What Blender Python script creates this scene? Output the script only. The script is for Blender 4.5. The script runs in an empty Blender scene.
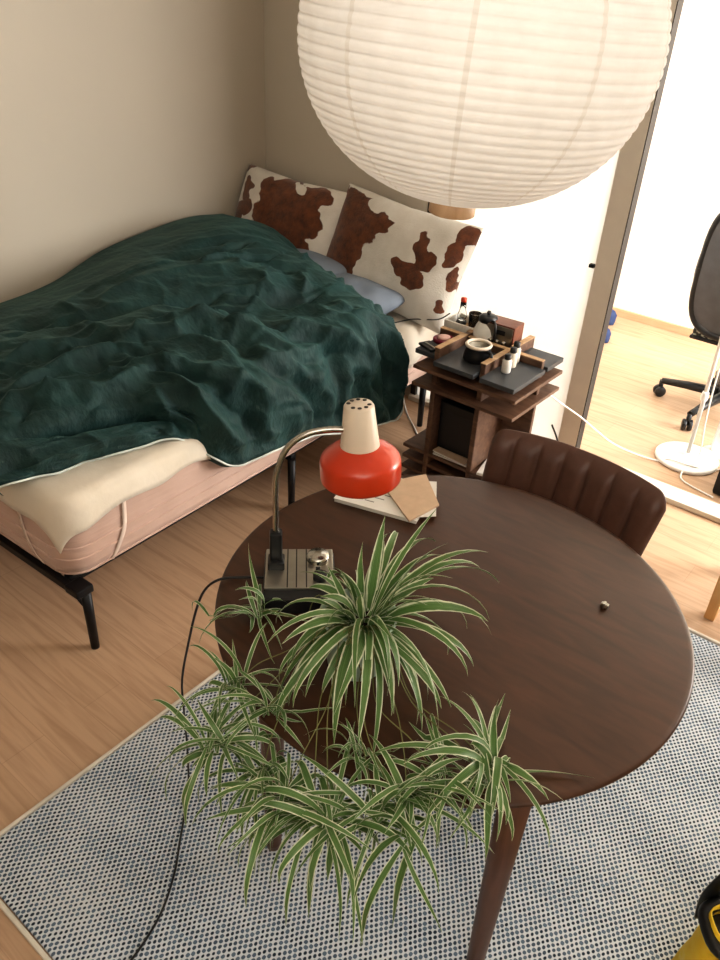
import bpy, bmesh, math, random
from mathutils import Vector, Matrix, noise
R_ = math.radians
random.seed(7)
C = bpy.context.scene.collection

# ------------------------------------------------------------------ materials
def lin(rgb):            # 0-255 display colour -> linear
    o = []
    for v in rgb:
        c = v/255
        o.append(c/12.92 if c <= .04045 else ((c+.055)/1.055)**2.4)
    return (*o, 1)

class NT:
    def __init__(s, name):
        s.m = bpy.data.materials.new(name); s.m.use_nodes = True
        s.t = s.m.node_tree; s.b = s.t.nodes['Principled BSDF']; s.out = s.t.nodes['Material Output']
    def n(s, typ, **kw):
        x = s.t.nodes.new(typ)
        for k, v in kw.items():
            if k in x.inputs: s.put(x.inputs[k], v)
            else: setattr(x, k, v)
        return x
    def put(s, inp, v):
        if isinstance(v, bpy.types.NodeSocket): s.t.links.new(v, inp)
        else: inp.default_value = v
    def math(s, op, a, b=None, c=None):
        x = s.t.nodes.new('ShaderNodeMath'); x.operation = op
        s.put(x.inputs[0], a)
        if b is not None: s.put(x.inputs[1], b)
        if c is not None: s.put(x.inputs[2], c)
        return x.outputs[0]
    def mix(s, f, a, b, mode='MIX'):
        x = s.t.nodes.new('ShaderNodeMix'); x.data_type = 'RGBA'; x.blend_type = mode
        s.put(x.inputs[0], f); s.put(x.inputs[6], a); s.put(x.inputs[7], b)
        return x.outputs[2]
    def ramp(s, f, stops):
        x = s.t.nodes.new('ShaderNodeValToRGB'); e = x.color_ramp.elements
        e[0].position, e[0].color = stops[0]; e[1].position, e[1].color = stops[-1]
        for p, c in stops[1:-1]:
            q = e.new(p); q.color = c
        s.put(x.inputs[0], f); return x.outputs[0]
    def coords(s, out='Object', scale=(1, 1, 1), rot=(0, 0, 0)):
        tc = s.n('ShaderNodeTexCoord'); mp = s.n('ShaderNodeMapping')
        mp.inputs['Scale'].default_value = scale; mp.inputs['Rotation'].default_value = rot
        s.t.links.new(tc.outputs[out], mp.inputs['Vector']); return mp.outputs[0]
    def noise(s, vec, scale=5, detail=4, rough=.55, out='Fac'):
        x = s.n('ShaderNodeTexNoise'); s.put(x.inputs['Vector'], vec)
        x.inputs['Scale'].default_value = scale; x.inputs['Detail'].default_value = detail
        x.inputs['Roughness'].default_value = rough; return x.outputs[out]
    def bump(s, h, strength=.2, dist=.01):
        x = s.n('ShaderNodeBump'); s.put(x.inputs['Height'], h)
        x.inputs['Strength'].default_value = strength; x.inputs['Distance'].default_value = dist
        s.t.links.new(x.outputs[0], s.b.inputs['Normal'])
    def set(s, **kw):
        al = dict(col='Base Color', rough='Roughness', metal='Metallic', sheen='Sheen Weight', spec='Specular IOR Level',
                  trans='Transmission Weight', coat='Coat Weight', ior='IOR', alpha='Alpha', sss='Subsurface Weight')
        for k, v in kw.items(): s.put(s.b.inputs[al.get(k, k)], v)

def simple(name, col, rough=.5, metal=0., var=.12, nscale=14, bump=0., **kw):
    t = NT(name); c = lin(col); v = t.coords('Object')
    nz = t.noise(v, nscale, 3)
    dark = tuple(x*(1-var) for x in c[:3])+(1,); lite = tuple(min(1, x*(1+var)) for x in c[:3])+(1,)
    t.set(col=t.ramp(nz, [(.3, dark), (.7, lite)]), rough=rough, metal=metal, **kw)
    if bump: t.bump(t.noise(v, nscale*12, 2), bump, .002)
    return t.m

M = {}
def build_materials():
    # plaster walls
    for nm, col in (('wall', (194, 185, 170)), ('wall_back', (210, 201, 186)), ('white_wall', (246, 241, 230)), ('ceiling', (239, 233, 223))):  # wall_back toned lighter to stand in for light that wall lacks
        t = NT('plaster_'+nm); v = t.coords('Object'); c = lin(col)
        t.set(col=t.ramp(t.noise(v, 1.3, 3), [(.3, tuple(x*.95 for x in c[:3])+(1,)), (.7, c)]), rough=.9, spec=.2)
        t.bump(t.noise(v, 180, 2), .06, .002); M[nm] = t.m
    # laminate floor, planks along X
    t = NT('laminate'); v = t.coords('Object')
    br = t.n('ShaderNodeTexBrick', offset=.37, squash=1)
    t.put(br.inputs['Vector'], v)
    br.inputs['Color1'].default_value = lin((190, 160, 132)); br.inputs['Color2'].default_value = lin((196, 166, 139))
    br.inputs['Mortar'].default_value = lin((180, 151, 125))
    br.inputs['Scale'].default_value = 1; br.inputs['Mortar Size'].default_value = .0012
    br.inputs['Brick Width'].default_value = 1.1; br.inputs['Row Height'].default_value = .125; br.inputs['Bias'].default_value = 0
    v2 = t.coords('Object', (1.2, 16, 1))
    wv = t.n('ShaderNodeTexNoise'); t.put(wv.inputs['Vector'], v2); wv.inputs['Scale'].default_value = 2.2
    wv.inputs['Detail'].default_value = 6; wv.inputs['Distortion'].default_value = 1.2
    grain = t.ramp(wv.outputs['Fac'], [(.3, (.80, .77, .74, 1)), (.55, (1, 1, 1, 1)), (.75, (1.06, 1.05, 1.03, 1))])
    t.set(col=t.mix(1, br.outputs['Color'], grain, 'MULTIPLY'), rough=.42, spec=.45)
    M['floor'] = t.m
    # generic woods
    def wood(nm, a, b, sc=(2, 22, 22), rough=.45, **kw):
        t = NT(nm); v = t.coords('Object', sc)
        x = t.n('ShaderNodeTexNoise'); t.put(x.inputs['Vector'], v); x.inputs['Scale'].default_value = 2.5
        x.inputs['Detail'].default_value = 7; x.inputs['Distortion'].default_value = .8
        t.set(col=t.ramp(x.outputs['Fac'], [(.3, lin(a)), (.7, lin(b))]), rough=rough, **kw)
        t.bump(x.outputs['Fac'], .05, .002)
        return t.m
    M['table'] = wood('walnut_stain', (56, 34, 20), (76, 47, 30), (3, 14, 3), .36, spec=.5)
    M['table_leg'] = wood('walnut_leg', (79, 53, 39), (104, 72, 57), (14, 14, 2), .4)
    M['shelf'] = wood('shelf_walnut', (77, 54, 42), (111, 83, 64), (4, 18, 18), .5)
    M['shelf_edge'] = wood('shelf_ply', (154, 122, 88), (191, 157, 118), (4, 18, 18), .5)
    M['radio_wood'] = wood('radio_wood', (93, 51, 37), (125, 74, 53), (6, 24, 24), .4)
    M['pine'] = wood('pine', (197, 147, 92), (217, 174, 120), (14, 14, 2), .5)
    M['ring'] = wood('beech_ring', (194, 159, 124), (214, 182, 147), (20, 20, 3), .5)
    M['base_wood'] = wood('baseboard_oak', (196, 165, 132), (208, 179, 148), (2, 20, 20), .5)
    # rug : staggered woven dots
    t = NT('woven_rug'); tc = t.n('ShaderNodeTexCoord'); sp = t.n('ShaderNodeSeparateXYZ')
    wob = t.noise(tc.outputs['Object'], 26, 2, out='Color')
    wx = t.n('ShaderNodeVectorMath', operation='MULTIPLY_ADD'); t.put(wx.inputs[0], wob)
    wx.inputs[1].default_value = (.006, .006, 0); t.put(wx.inputs[2], tc.outputs['Object'])
    t.put(sp.inputs[0], wx.outputs[0])
    px, py = .0135, .0092
    v_ = t.math('DIVIDE', sp.outputs[1], py); row = t.math('FLOOR', v_); fv = t.math('SUBTRACT', t.math('FRACT', v_), .5)
    off = t.math('MULTIPLY', t.math('MODULO', t.math('ABSOLUTE', row), 2), .5)
    u_ = t.math('ADD', t.math('DIVIDE', sp.outputs[0], px), off); col_ = t.math('FLOOR', u_); fu = t.math('SUBTRACT', t.math('FRACT', u_), .5)
    d = t.math('SQRT', t.math('ADD', t.math('POWER', t.math('MULTIPLY', fu, 1.0), 2), t.math('POWER', t.math('MULTIPLY', fv, .52), 2)))
    cmb = t.n('ShaderNodeCombineXYZ'); t.put(cmb.inputs[0], col_); t.put(cmb.inputs[1], row)
    wn = t.n('ShaderNodeTexWhiteNoise', noise_dimensions='2D'); t.put(wn.inputs['Vector'], cmb.outputs[0])
    big = t.noise(t.coords('Object', (1, 2.2, 1)), 2.3, 4, .65)
    thr = t.math('ADD', .268, t.math('MULTIPLY', t.math('SUBTRACT', big, .5), .22))
    thr = t.math('ADD', thr, t.math('MULTIPLY', t.math('SUBTRACT', wn.outputs[0], .5), .09))
    k = t.math('MULTIPLY', t.math('SUBTRACT', thr, d), 9); k = t.math('MINIMUM', t.math('MAXIMUM', t.math('ADD', k, .5), 0), 1)
    dark = t.mix(t.ramp(wn.outputs[0], [(.2, (0, 0, 0, 1)), (.9, (1, 1, 1, 1))]), lin((40, 52, 66)), lin((98, 114, 132)))
    lite = t.mix(big, lin((221, 226, 230)), lin((187, 196, 205)))
    t.set(col=t.mix(k, lite, dark), rough=.95, spec=.1)
    t.bump(t.math('SUBTRACT', 1, d), .5, .004); M['rug'] = t.m
    M['rug_edge'] = simple('rug_binding', (217, 211, 198), .95, bump=.3)
    # textiles
    t = NT('green_linen'); v = t.coords('Object')
    t.set(col=t.ramp(t.noise(v, 9, 4), [(.3, lin((23, 47, 46))), (.7, lin((34, 66, 64)))]), rough=.68, sheen=.2, spec=.35)
    t.put(t.b.inputs['Sheen Tint'], lin((143, 194, 184))); t.put(t.b.inputs['Sheen Roughness'], .4)
    w1 = t.noise(t.coords('Object', (1, 1.8, 1), (0, 0, .5)), 22, 5, .6)
    rg = t.n('ShaderNodeTexNoise', noise_type='RIDGED_MULTIFRACTAL'); t.put(rg.inputs['Vector'], t.coords('Object', (1, 1.9, 1), (0, 0, .6)))
    rg.inputs['Scale'].default_value = 7; rg.inputs['Detail'].default_value = 4; rg.inputs['Distortion'].default_value = .9
    hh = t.math('ADD', w1, t.math('MULTIPLY', t.noise(v, 420, 1), .06))
    t.bump(t.math('ADD', hh, t.math('MULTIPLY', rg.outputs['Fac'], .45)), .6, .014); M['duvet'] = t.m
    M['duvet_in'] = simple('duvet_underside', (23, 51, 47), .85)
    M['piping'] = simple('white_piping', (207, 214, 207), .8)
    t = NT('pink_mattress'); tc = t.n('ShaderNodeTexCoord'); sp = t.n('ShaderNodeSeparateXYZ'); t.put(sp.inputs[0], tc.outputs['Object'])
    t.set(col=t.ramp(t.noise(t.coords('Object'), 5, 3), [(.3, lin((190, 160, 145))), (.7, lin((203, 174, 160)))]), rough=.85, sheen=.2)
    t.bump(t.noise(t.coords('Object', (1.5, 1.5, 22)), 2, 3), .5, .012); M['mattress'] = t.m
    t = NT('cream_cotton'); v = t.coords('Object')
    t.set(col=t.ramp(t.noise(v, 6, 3), [(.3, lin((211, 200, 182))), (.7, lin((221, 211, 195)))]), rough=.9, sheen=.2)
    t.bump(t.noise(v, 35, 4), .25, .006); M['protector'] = t.m
    M['elastic'] = simple('elastic_band', (220, 200, 186), .85)
    M['blue_case'] = simple('blue_pillowcase', (127, 137, 150), .8, nscale=9, bump=.1)
    t = NT('cow_hide'); at = t.n('ShaderNodeAttribute', attribute_name='cow'); v = t.coords('Object')
    f = t.math('ADD', at.outputs['Fac'], t.math('MULTIPLY', t.math('SUBTRACT', t.noise(v, 60, 3), .5), .35))
    f = t.math('MINIMUM', t.math('MAXIMUM', t.math('MULTIPLY', t.math('SUBTRACT', f, .45), 9), 0), 1)
    br = t.ramp(t.noise(v, 30, 4), [(.3, lin((74, 37, 17))), (.7, lin((121, 67, 31)))])
    cr = t.ramp(t.noise(v, 12, 3), [(.3, lin((218, 212, 201))), (.7, lin((232, 227, 218)))])
    t.set(col=t.mix(f, cr, br), rough=.8, sheen=.4); t.bump(t.noise(v, 160, 3), .45, .006); M['cow'] = t.m
    # leather with vertical channels (geometry) 
    M['leather'] = simple('brown_leather', (85, 58, 48), .42, nscale=40, bump=.15, spec=.45)
    M['black_metal'] = simple('black_metal', (23, 23, 26), .45, .3)
    M['black_plastic'] = simple('black_plastic', (27, 28, 30), .4)
    M['black_board'] = simple('black_board', (58, 61, 64), .45)
    M['chrome'] = simple('chrome', (185, 182, 174), .22, 1., .05)
    M['brushed'] = simple('brushed_steel', (170, 167, 157), .32, 1., .08, nscale=30)
    M['red_enamel'] = simple('red_enamel', (192, 58, 24), .3, 0, .04, coat=.3)
    M['cream_plastic'] = simple('cream_plastic', (216, 202, 184), .4, 0, .03)
    M['white_plastic'] = simple('white_plastic', (238, 236, 230), .4, 0, .03)
    M['white_paint'] = simple('white_paint', (239, 239, 236), .35, 0, .02)
    M['alu'] = simple('beige_aluminium', (221, 213, 200), .5, .0, .03)
    M['dark_gap'] = simple('dark_gasket', (58, 51, 45), .7)
    M['sill'] = simple('white_sill', (221, 216, 205), .5, 0, .04)
    M['paper_white'] = simple('printed_paper', (220, 216, 208), .8, 0, .03)
    M['kraft'] = simple('kraft_paper', (196, 170, 144), .85, 0, .06, nscale=40)
    M['ink'] = simple('grey_ink', (138, 134, 128), .8)
    M['pot'] = simple('pale_celadon', (185, 205, 189), .4, 0, .08)
    M['soil'] = simple('potting_soil', (43, 32, 24), .95, bump=.6)
    M['maroon'] = simple('maroon_enamel', (109, 16, 41), .35)
    M['pink'] = simple('pink_pad', (217, 179, 168), .6)
    M['white_label'] = simple('white_label', (217, 212, 203), .6)
    M['blue'] = simple('blue_fabric', (44, 62, 104), .7)
    M['grey_mesh'] = simple('grey_mesh', (91, 92, 96), .7)
    M['yellow'] = None
    t = NT('yellow_print'); v = t.coords('Object')
    vo = t.n('ShaderNodeTexVoronoi'); t.put(vo.inputs['Vector'], v); vo.inputs['Scale'].default_value = 14
    t.set(col=t.ramp(t.noise(v, 11, 5), [(.3, lin((240, 230, 168))), (.42, lin((240, 210, 74))), (.6, lin((236, 194, 44))), (.7, lin((109, 138, 58)))]), rough=.7)
    M['yellow'] = t.m
    t = NT('mottled_mesh'); v = t.coords('Object'); vo = t.n('ShaderNodeTexVoronoi'); t.put(vo.inputs['Vector'], v); vo.inputs['Scale'].default_value = 55
    t.set(col=t.ramp(vo.outputs['Distance'], [(.2, lin((217, 220, 203))), (.55, lin((38, 40, 38)))]), rough=.8); M['mottle'] = t.m
    # glass things
    t = NT('clear_glass'); t.set(col=(.95, .97, .96, 1), rough=.03, trans=1., ior=1.3); M['glass'] = t.m
    t = NT('frosted_pane')
    tr = t.n('ShaderNodeBsdfTranslucent'); tr.inputs['Color'].default_value = (.93, .95, .97, 1)
    df = t.n('ShaderNodeBsdfDiffuse'); df.inputs['Color'].default_value = (.8, .8, .8, 1)
    gl = t.n('ShaderNodeBsdfGlossy'); gl.inputs['Roughness'].default_value = .25
    m1 = t.n('ShaderNodeMixShader'); m1.inputs[0].default_value = .22; t.t.links.new(tr.outputs[0], m1.inputs[1]); t.t.links.new(df.outputs[0], m1.inputs[2])
    m2 = t.n('ShaderNodeMixShader'); m2.inputs[0].default_value = .06; t.t.links.new(m1.outputs[0], m2.inputs[1]); t.t.links.new(gl.outputs[0], m2.inputs[2])
    t.t.links.new(m2.outputs[0], t.out.inputs[0]); M['frost'] = t.m
    # lantern paper
    t = NT('rice_paper'); tc = t.n('ShaderNodeTexCoord')
    sp = t.n('ShaderNodeSeparateXYZ'); t.put(sp.inputs[0], tc.outputs['Object'])
    ang = t.math('ARCTAN2', sp.outputs[1], sp.outputs[0])
    fr = t.math('FRACT', t.math('MULTIPLY', t.math('ADD', ang, math.pi+.12), 10/(2*math.pi)))
    seam = t.math('LESS_THAN', t.math('ABSOLUTE', t.math('SUBTRACT', fr, .5)), .022)
    fib = t.noise(t.coords('Object'), 30, 4)
    c = t.mix(seam, t.ramp(fib, [(.3, (.89, .87, .835, 1)), (.7, (.95, .935, .905, 1))]), (.84, .81, .76, 1))
    tr = t.n('ShaderNodeBsdfTranslucent'); t.put(tr.inputs['Color'], c)
    df = t.n('ShaderNodeBsdfDiffuse'); t.put(df.inputs['Color'], c)
    mx = t.n('ShaderNodeMixShader'); mx.inputs[0].default_value = .45
    t.t.links.new(df.outputs[0], mx.inputs[1]); t.t.links.new(tr.outputs[0], mx.inputs[2]); t.t.links.new(mx.outputs[0], t.out.inputs[0])
    M['paper'] = t.m
    M['wire'] = simple('lantern_wire', (221, 211, 196), .6)
    # variegated leaf, u across the blade
    t = NT('variegated_leaf'); uv = t.n('ShaderNodeUVMap'); sp = t.n('ShaderNodeSeparateXYZ'); t.put(sp.inputs[0], uv.outputs[0])
    a = t.math('ABSOLUTE', t.math('SUBTRACT', sp.outputs[0], .5))
    nz = t.noise(t.coords('Object'), 40, 2)
    a2 = t.math('ADD', a, t.math('MULTIPLY', t.math('SUBTRACT', nz, .5), .22))
    edge = t.math('MINIMUM', t.math('MAXIMUM', t.math('MULTIPLY', t.math('SUBTRACT', a2, .335), 10), 0), 1)
    streak = t.n('ShaderNodeTexNoise', noise_dimensions='1D'); t.put(streak.inputs['W'], sp.outputs[0]); streak.inputs['Scale'].default_value = 18
    g = t.ramp(streak.outputs['Fac'], [(.3, lin((69, 99, 57))), (.55, lin((95, 128, 70))), (.8, lin((138, 165, 106)))])
    c = t.mix(edge, g, lin((221, 226, 200)))
    t.set(col=c, rough=.42, spec=.4)
    tr = t.n('ShaderNodeBsdfTranslucent'); t.put(tr.inputs['Color'], c)
    mx = t.n('ShaderNodeMixShader'); mx.inputs[0].default_value = .22
    t.t.links.new(t.b.outputs[0], mx.inputs[1]); t.t.links.new(tr.outputs[0], mx.inputs[2]); t.t.links.new(mx.outputs[0], t.out.inputs[0])
    M['leaf'] = t.m
    M['runner'] = simple('pale_runner', (109, 112, 66), .6)
build_materials()

# ------------------------------------------------------------------ geometry helpers
def bx(bm, x0, x1, y0, y1, z0, z1, bev=0., mat=None, seg=2, mi=0):
    r = bmesh.ops.create_cube(bm, size=1)
    vs = r['verts']
    for v in vs:
        v.co = Vector(((x0+x1)/2+v.co.x*(x1-x0), (y0+y1)/2+v.co.y*(y1-y0), (z0+z1)/2+v.co.z*(z1-z0)))
    fs = set(f for v in vs for f in v.link_faces)
    for f in fs: f.material_index = mi
    if bev:
        es = list({e for v in vs for e in v.link_edges})
        r2 = bmesh.ops.bevel(bm, geom=es, offset=bev, segments=seg, profile=.6, affect='EDGES')
        for f in r2['faces']: f.material_index = mi
        vs = [v for v in set(list(r2['verts'])+[v for v in vs if v.is_valid])]
        vs = list({v for f in fs | set(r2['faces']) if f.is_valid for v in f.verts})
    if mat is not None:
        for v in vs: v.co = mat @ v.co
    return vs

def tube(bm, pts, rad, n=10, caps=True, mi=0):
    pts = [Vector(p) for p in pts]; k = len(pts)
    rads = rad if isinstance(rad, (list, tuple)) else [rad]*k
    tang = []
    for i in range(k):
        d = pts[min(i+1, k-1)]-pts[max(i-1, 0)]
        tang.append(d.normalized() if d.length > 1e-9 else Vector((0, 0, 1)))
    up = Vector((0, 0, 1)) if abs(tang[0].z) < .9 else Vector((1, 0, 0))
    nrm = (up-tang[0]*up.dot(tang[0])).normalized()
    rings = []
    for i in range(k):
        if i:
            nrm = nrm-tang[i]*nrm.dot(tang[i])
            nrm = nrm.normalized() if nrm.length > 1e-6 else tang[i].orthogonal().normalized()
        b = tang[i].cross(nrm)
        rings.append([bm.verts.new(pts[i]+(nrm*math.cos(a)+b*math.sin(a))*rads[i]) for a in [2*math.pi*j/n for j in range(n)]])
    for i in range(k-1):
        for j in range(n):
            f = bm.faces.new((rings[i][j], rings[i][(j+1) % n], rings[i+1][(j+1) % n], rings[i+1][j])); f.smooth = True; f.material_index = mi
    if caps:
        bm.faces.new(rings[0][::-1]).material_index = mi; bm.faces.new(rings[-1]).material_index = mi

def lathe(bm, prof, center=(0, 0, 0), n=32, smooth=True, mi=0, close=True, sx=1, sy=1):
    c = Vector(center); rings = []
    for r, z in prof:
        if r < 1e-6: rings.append([bm.verts.new(c+Vector((0, 0, z)))])
        else: rings.append([bm.verts.new(c+Vector((r*sx*math.cos(2*math.pi*j/n), r*sy*math.sin(2*math.pi*j/n), z))) for j in range(n)])
    for a, b in zip(rings, rings[1:]):
        for j in range(n):
            j2 = (j+1) % n
            if len(a) == 1 and len(b) == 1: continue
            if len(a) == 1: vs = (a[0], b[j2], b[j])
            elif len(b) == 1: vs = (a[j], a[j2], b[0])
            else: vs = (a[j], a[j2], b[j2], b[j])
            f = bm.faces.new(vs); f.smooth = smooth; f.material_index = mi

def smooth_path(pts, n=8):
    P = [Vector(p) for p in pts]; out = []
    for i in range(len(P)-1):
        p0 = P[max(i-1, 0)]; p1 = P[i]; p2 = P[i+1]; p3 = P[min(i+2, len(P)-1)]
        for k in range(n):
            t = k/n
            out.append(.5*((2*p1)+(p2-p0)*t+(2*p0-5*p1+4*p2-p3)*t*t+(3*p1-p0-3*p2+p3)*t**3))
    out.append(P[-1]); return out

def obj(name, bm, mats, parent=None, loc=None, smooth=None, recalc=True):
    if recalc: bmesh.ops.recalc_face_normals(bm, faces=bm.faces)
    me = bpy.data.meshes.new(name)
    if loc is not None:
        bmesh.ops.translate(bm, verts=bm.verts, vec=-Vector(loc))
    bm.to_mesh(me); bm.free()
    if smooth is not None:
        for p in me.polygons: p.use_smooth = smooth
    o = bpy.data.objects.new(name, me)
    for m in (mats if isinstance(mats, (list, tuple)) else [mats]): me.materials.append(M[m] if isinstance(m, str) else m)
    C.objects.link(o)
    if loc is not None: o.location = loc
    if parent is not None: o.parent = parent
    return o

def tag(o, label=None, cat=None, group=None, kind=None):
    if label: o['label'] = label
    if cat: o['category'] = cat
    if group: o['group'] = group
    if kind: o['kind'] = kind
    return o

def thing(name, label, cat, loc=(0, 0, 0), rz=0., group=None):
    o = bpy.data.objects.new(name, None); C.objects.link(o)
    o.empty_display_size = .05
    o.location = loc; o.rotation_euler = (0, 0, rz)
    return tag(o, label, cat, group)

def struct(name, bm, m, parent=None):
    o = obj(name, bm, m, parent)
    if parent is None: o['kind'] = 'structure'
    return o
def B(*a, **k):
    bm = bmesh.new(); bx(bm, *a, **k); return bm

# ------------------------------------------------------------------ room shell
XL, YB, H = -2.99, 2.995, 2.42
FX1, FY0, FAR = 1.7, -1.3, 4.90
struct('floor', B(XL-.1, FX1+.1, FY0-.1, YB+.03, -.06, 0), 'floor')
struct('floor_next_room', B(-2.4, 1.9, YB+.03, FAR+.1, -.06, 0), 'floor')
struct('ceiling', B(XL-.1, FX1+.1, FY0-.1, FAR+.1, H, H+.06), 'ceiling')
struct('wall_left', B(XL-.1, XL, FY0-.1, YB+.06, 0, H), 'wall')
struct('wall_right', B(FX1, FX1+.1, FY0-.1, YB+.06, 0, H), 'wall')
struct('wall_front', B(XL, FX1, FY0-.1, FY0, 0, H), 'wall')
bm = bmesh.new(); bx(bm, XL, -1.985, YB, YB+.06, 0, H); bx(bm, -1.985, FX1, YB, YB+.06, 2.25, H); bx(bm, 1.0, FX1, YB, YB+.06, 0, 2.25)
struct('wall_back', bm, 'wall_back')
struct('wall_far', B(-2.4, 1.9, FAR, FAR+.1, 0, H), 'white_wall')
struct('wall_next_left', B(-2.4, -2.3, YB+.06, FAR, 0, H), 'white_wall')
struct('baseboard_far', B(-2.3, 1.9, FAR-.014, FAR, 0, .05, bev=.004), 'base_wood')
struct('trim_1', B(-1.985, 1.0, YB-.03, YB+.075, 0, .026, bev=.006), 'sill')     # door track
# sliding door : frosted pane, stiles
dr = struct('door_1', B(-1.172, -1.085, YB-.022, YB+.03, .026, 2.25, bev=.004), 'alu')
obj('stile_gasket', B(-1.0855, -1.082, YB-.0218, YB+.0298, .03, 2.25), 'dark_gap', dr)
obj('dark_stile', B(-1.985, -1.955, YB-.012, YB+.03, .026, 2.25, bev=.004), 'dark_gap', dr)
obj('frosted_pane', B(-1.955, -1.172, YB+.004, YB+.012, .026, 2.25), 'frost', dr)
bm = bmesh.new(); bx(bm, -1.192, -1.17, YB-.036, YB-.015, .865, .88, bev=.004)
tag(obj('door_latch', bm, 'black_metal', dr), 'small dark latch')

# ------------------------------------------------------------------ camera
cam = bpy.data.objects.new('camera', bpy.data.cameras.new('camera')); C.objects.link(cam)
yaw, pitch, roll = -.650093, .573249, .059028
cy, sy, cp, sp_ = math.cos(yaw), math.sin(yaw), math.cos(pitch), math.sin(pitch)
fw = Vector((sy*cp, cy*cp, -sp_)); rt = Vector((cy, -sy, 0)); up = rt.cross(fw)
r2 = rt*math.cos(roll)+up*math.sin(roll); u2 = -rt*math.sin(roll)+up*math.cos(roll)
CAMZ = 1.8
cam.matrix_world = Matrix(((r2.x, u2.x, -fw.x, 0), (r2.y, u2.y, -fw.y, 0), (r2.z, u2.z, -fw.z, CAMZ), (0, 0, 0, 1)))
cam.data.sensor_fit = 'VERTICAL'; cam.data.sensor_height = 36; cam.data.lens = 789.6/960*36
cam.data.clip_start = .02
bpy.context.scene.camera = cam

# ------------------------------------------------------------------ rug
RX0, RX1, RY0, RY1 = -1.325, .36, .297, 2.255
rug = thing('rug', 'blue and white flat woven rug under the round table', 'rug', (-.5, 1.25, 0))
bm = bmesh.new(); bx(bm, RX0+.012-(-.5), RX1+.5-.012, RY0-1.25+.012, RY1-1.25-.012, .0005, .010, bev=.003)
obj('woven_field', bm, 'rug', rug)
bm = bmesh.new()
q = [(RX0+.5, RY0-1.25), (RX1+.5, RY0-1.25), (RX1+.5, RY1-1.25), (RX0+.5, RY1-1.25)]
for i in range(4):
    a, b = q[i], q[(i+1) % 4]
    bx(bm, min(a[0], b[0])-.002, max(a[0], b[0])+.009 if a[0] == b[0] else max(a[0], b[0])+.002,
       min(a[1], b[1])-.002, max(a[1], b[1])+.009 if a[1] == b[1] else max(a[1], b[1])+.002, .0005, .011, bev=.004)
obj('rug_binding', bm, 'rug_edge', rug)

# ------------------------------------------------------------------ bed (local frame: foot right corner, u to the left, v to the head)
BA = math.atan(.038)
def bedM(): return Matrix.Translation((-1.70, .885, 0)) @ Matrix.Rotation(BA, 4, 'Z')
BM_ = bedM(); BW, BL = 1.205, 1.98      # local x from 0 to -BW, y 0..BL
bed = thing('bed_frame', 'low black metal bed frame under the pink mattress', 'bed', (-1.70, .885, 0), BA)
def leg_at(x, y, braced, dx=0):
    bm = bmesh.new()
    tube(bm, [(x, y, 0), (x, y, .235)], [.013, .016], 12)
    obj('leg', bm, 'black_metal', bed)
    if braced:
        for d in braced:
            bm = bmesh.new(); tube(bm, [(x, y, .15), (x+d[0], y+d[1], .225)], .007, 8); obj('leg_brace', bm, 'black_metal', bed)
leg_at(.016, .030, [(-.14, 0)]); leg_at(-.010, .98, None); leg_at(-.010, 1.9, None)
leg_at(-BW+.03, .045, [(.14, 0)]); leg_at(-BW+.03, .98, None); leg_at(-BW+.03, 1.9, None)
leg_at(-BW/2, .045, None); leg_at(-BW/2, .98, None); leg_at(-BW/2, 1.9, None)
for x in (-.055, -BW+.03, -BW/2):
    obj('side_rail', B(x-.014, x+.014, .02, BL-.02, .222, .25, bev=.004), 'black_metal', bed)
for y in (.03, .98, BL-.04):
    obj('cross_rail', B(-BW+.02, .004 if y < .1 else -.012, y-(.034 if y < .1 else 0), y+(-.012 if y < .1 else .028), .222, .249, bev=.004), 'black_metal', bed)
obj('corner_plate', B(-.03, .032, -.008, .05, .221, .2495, bev=.006), 'black_metal', bed)
bm = bmesh.new()
for i in range(12):
    y = .12+i*.15
    if abs(y-.98) < .05: continue
    tube(bm, [(-BW+.03, y, .243), (-.025, y, .243)], .006, 6)
obj('support_wire', bm, 'black_metal', bed)

def rounded_slab(bm, x0, x1, y0, y1, z0, z1, r, rz, nx=20, ny=30, nc=6):
    """mattress: vertical corners rounded by r, top and bottom edges rounded by rz"""
    out = []
    cs = [(x1-r, y0+r, -90), (x1-r, y1-r, 0), (x0+r, y1-r, 90), (x0+r, y0+r, 180)]
    for (cx, cyy, a0) in cs:
        for k in range(nc+1):
            a = R_(a0+90*k/nc); out.append((cx, cyy, math.cos(a), math.sin(a)))
    levels = [(rz, z0)] + [(rz*(1-math.sin(a)), z0+rz*(1-math.cos(a))) for a in [math.pi/2*k/4 for k in range(1, 5)]]
    levels += [(0, z0+(z1-z0)*k/8) for k in range(2, 7)]
    levels += [(rz*(1-math.cos(a)), z1-rz+rz*math.sin(a)) for a in [math.pi/2*k/4 for k in range(0, 5)]]
    rings = []
    for ins, z in levels:
        rings.append([bm.verts.new((cx+(r-ins)*c, cyy+(r-ins)*s, z)) for cx, cyy, c, s in out])
    n = len(out)
    for a, b in zip(rings, rings[1:]):
        for j in range(n):
            bm.faces.new((a[j], a[(j+1) % n], b[(j+1) % n], b[j])).smooth = True
    bm.faces.new(rings[0][::-1]); bm.faces.new(rings[-1])
MZ0, MZ1 = .251, .525
mat_o = thing('mattress', 'pale pink mattress with a horizontal piped side band on black bed frame', 'mattress', (-1.70, .885, 0), BA)
bm = bmesh.new(); rounded_slab(bm, -BW, 0, 0, BL, MZ0, MZ1, .09, .045); obj('mattress_body', bm, 'mattress', mat_o)
bm = bmesh.new()
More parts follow.
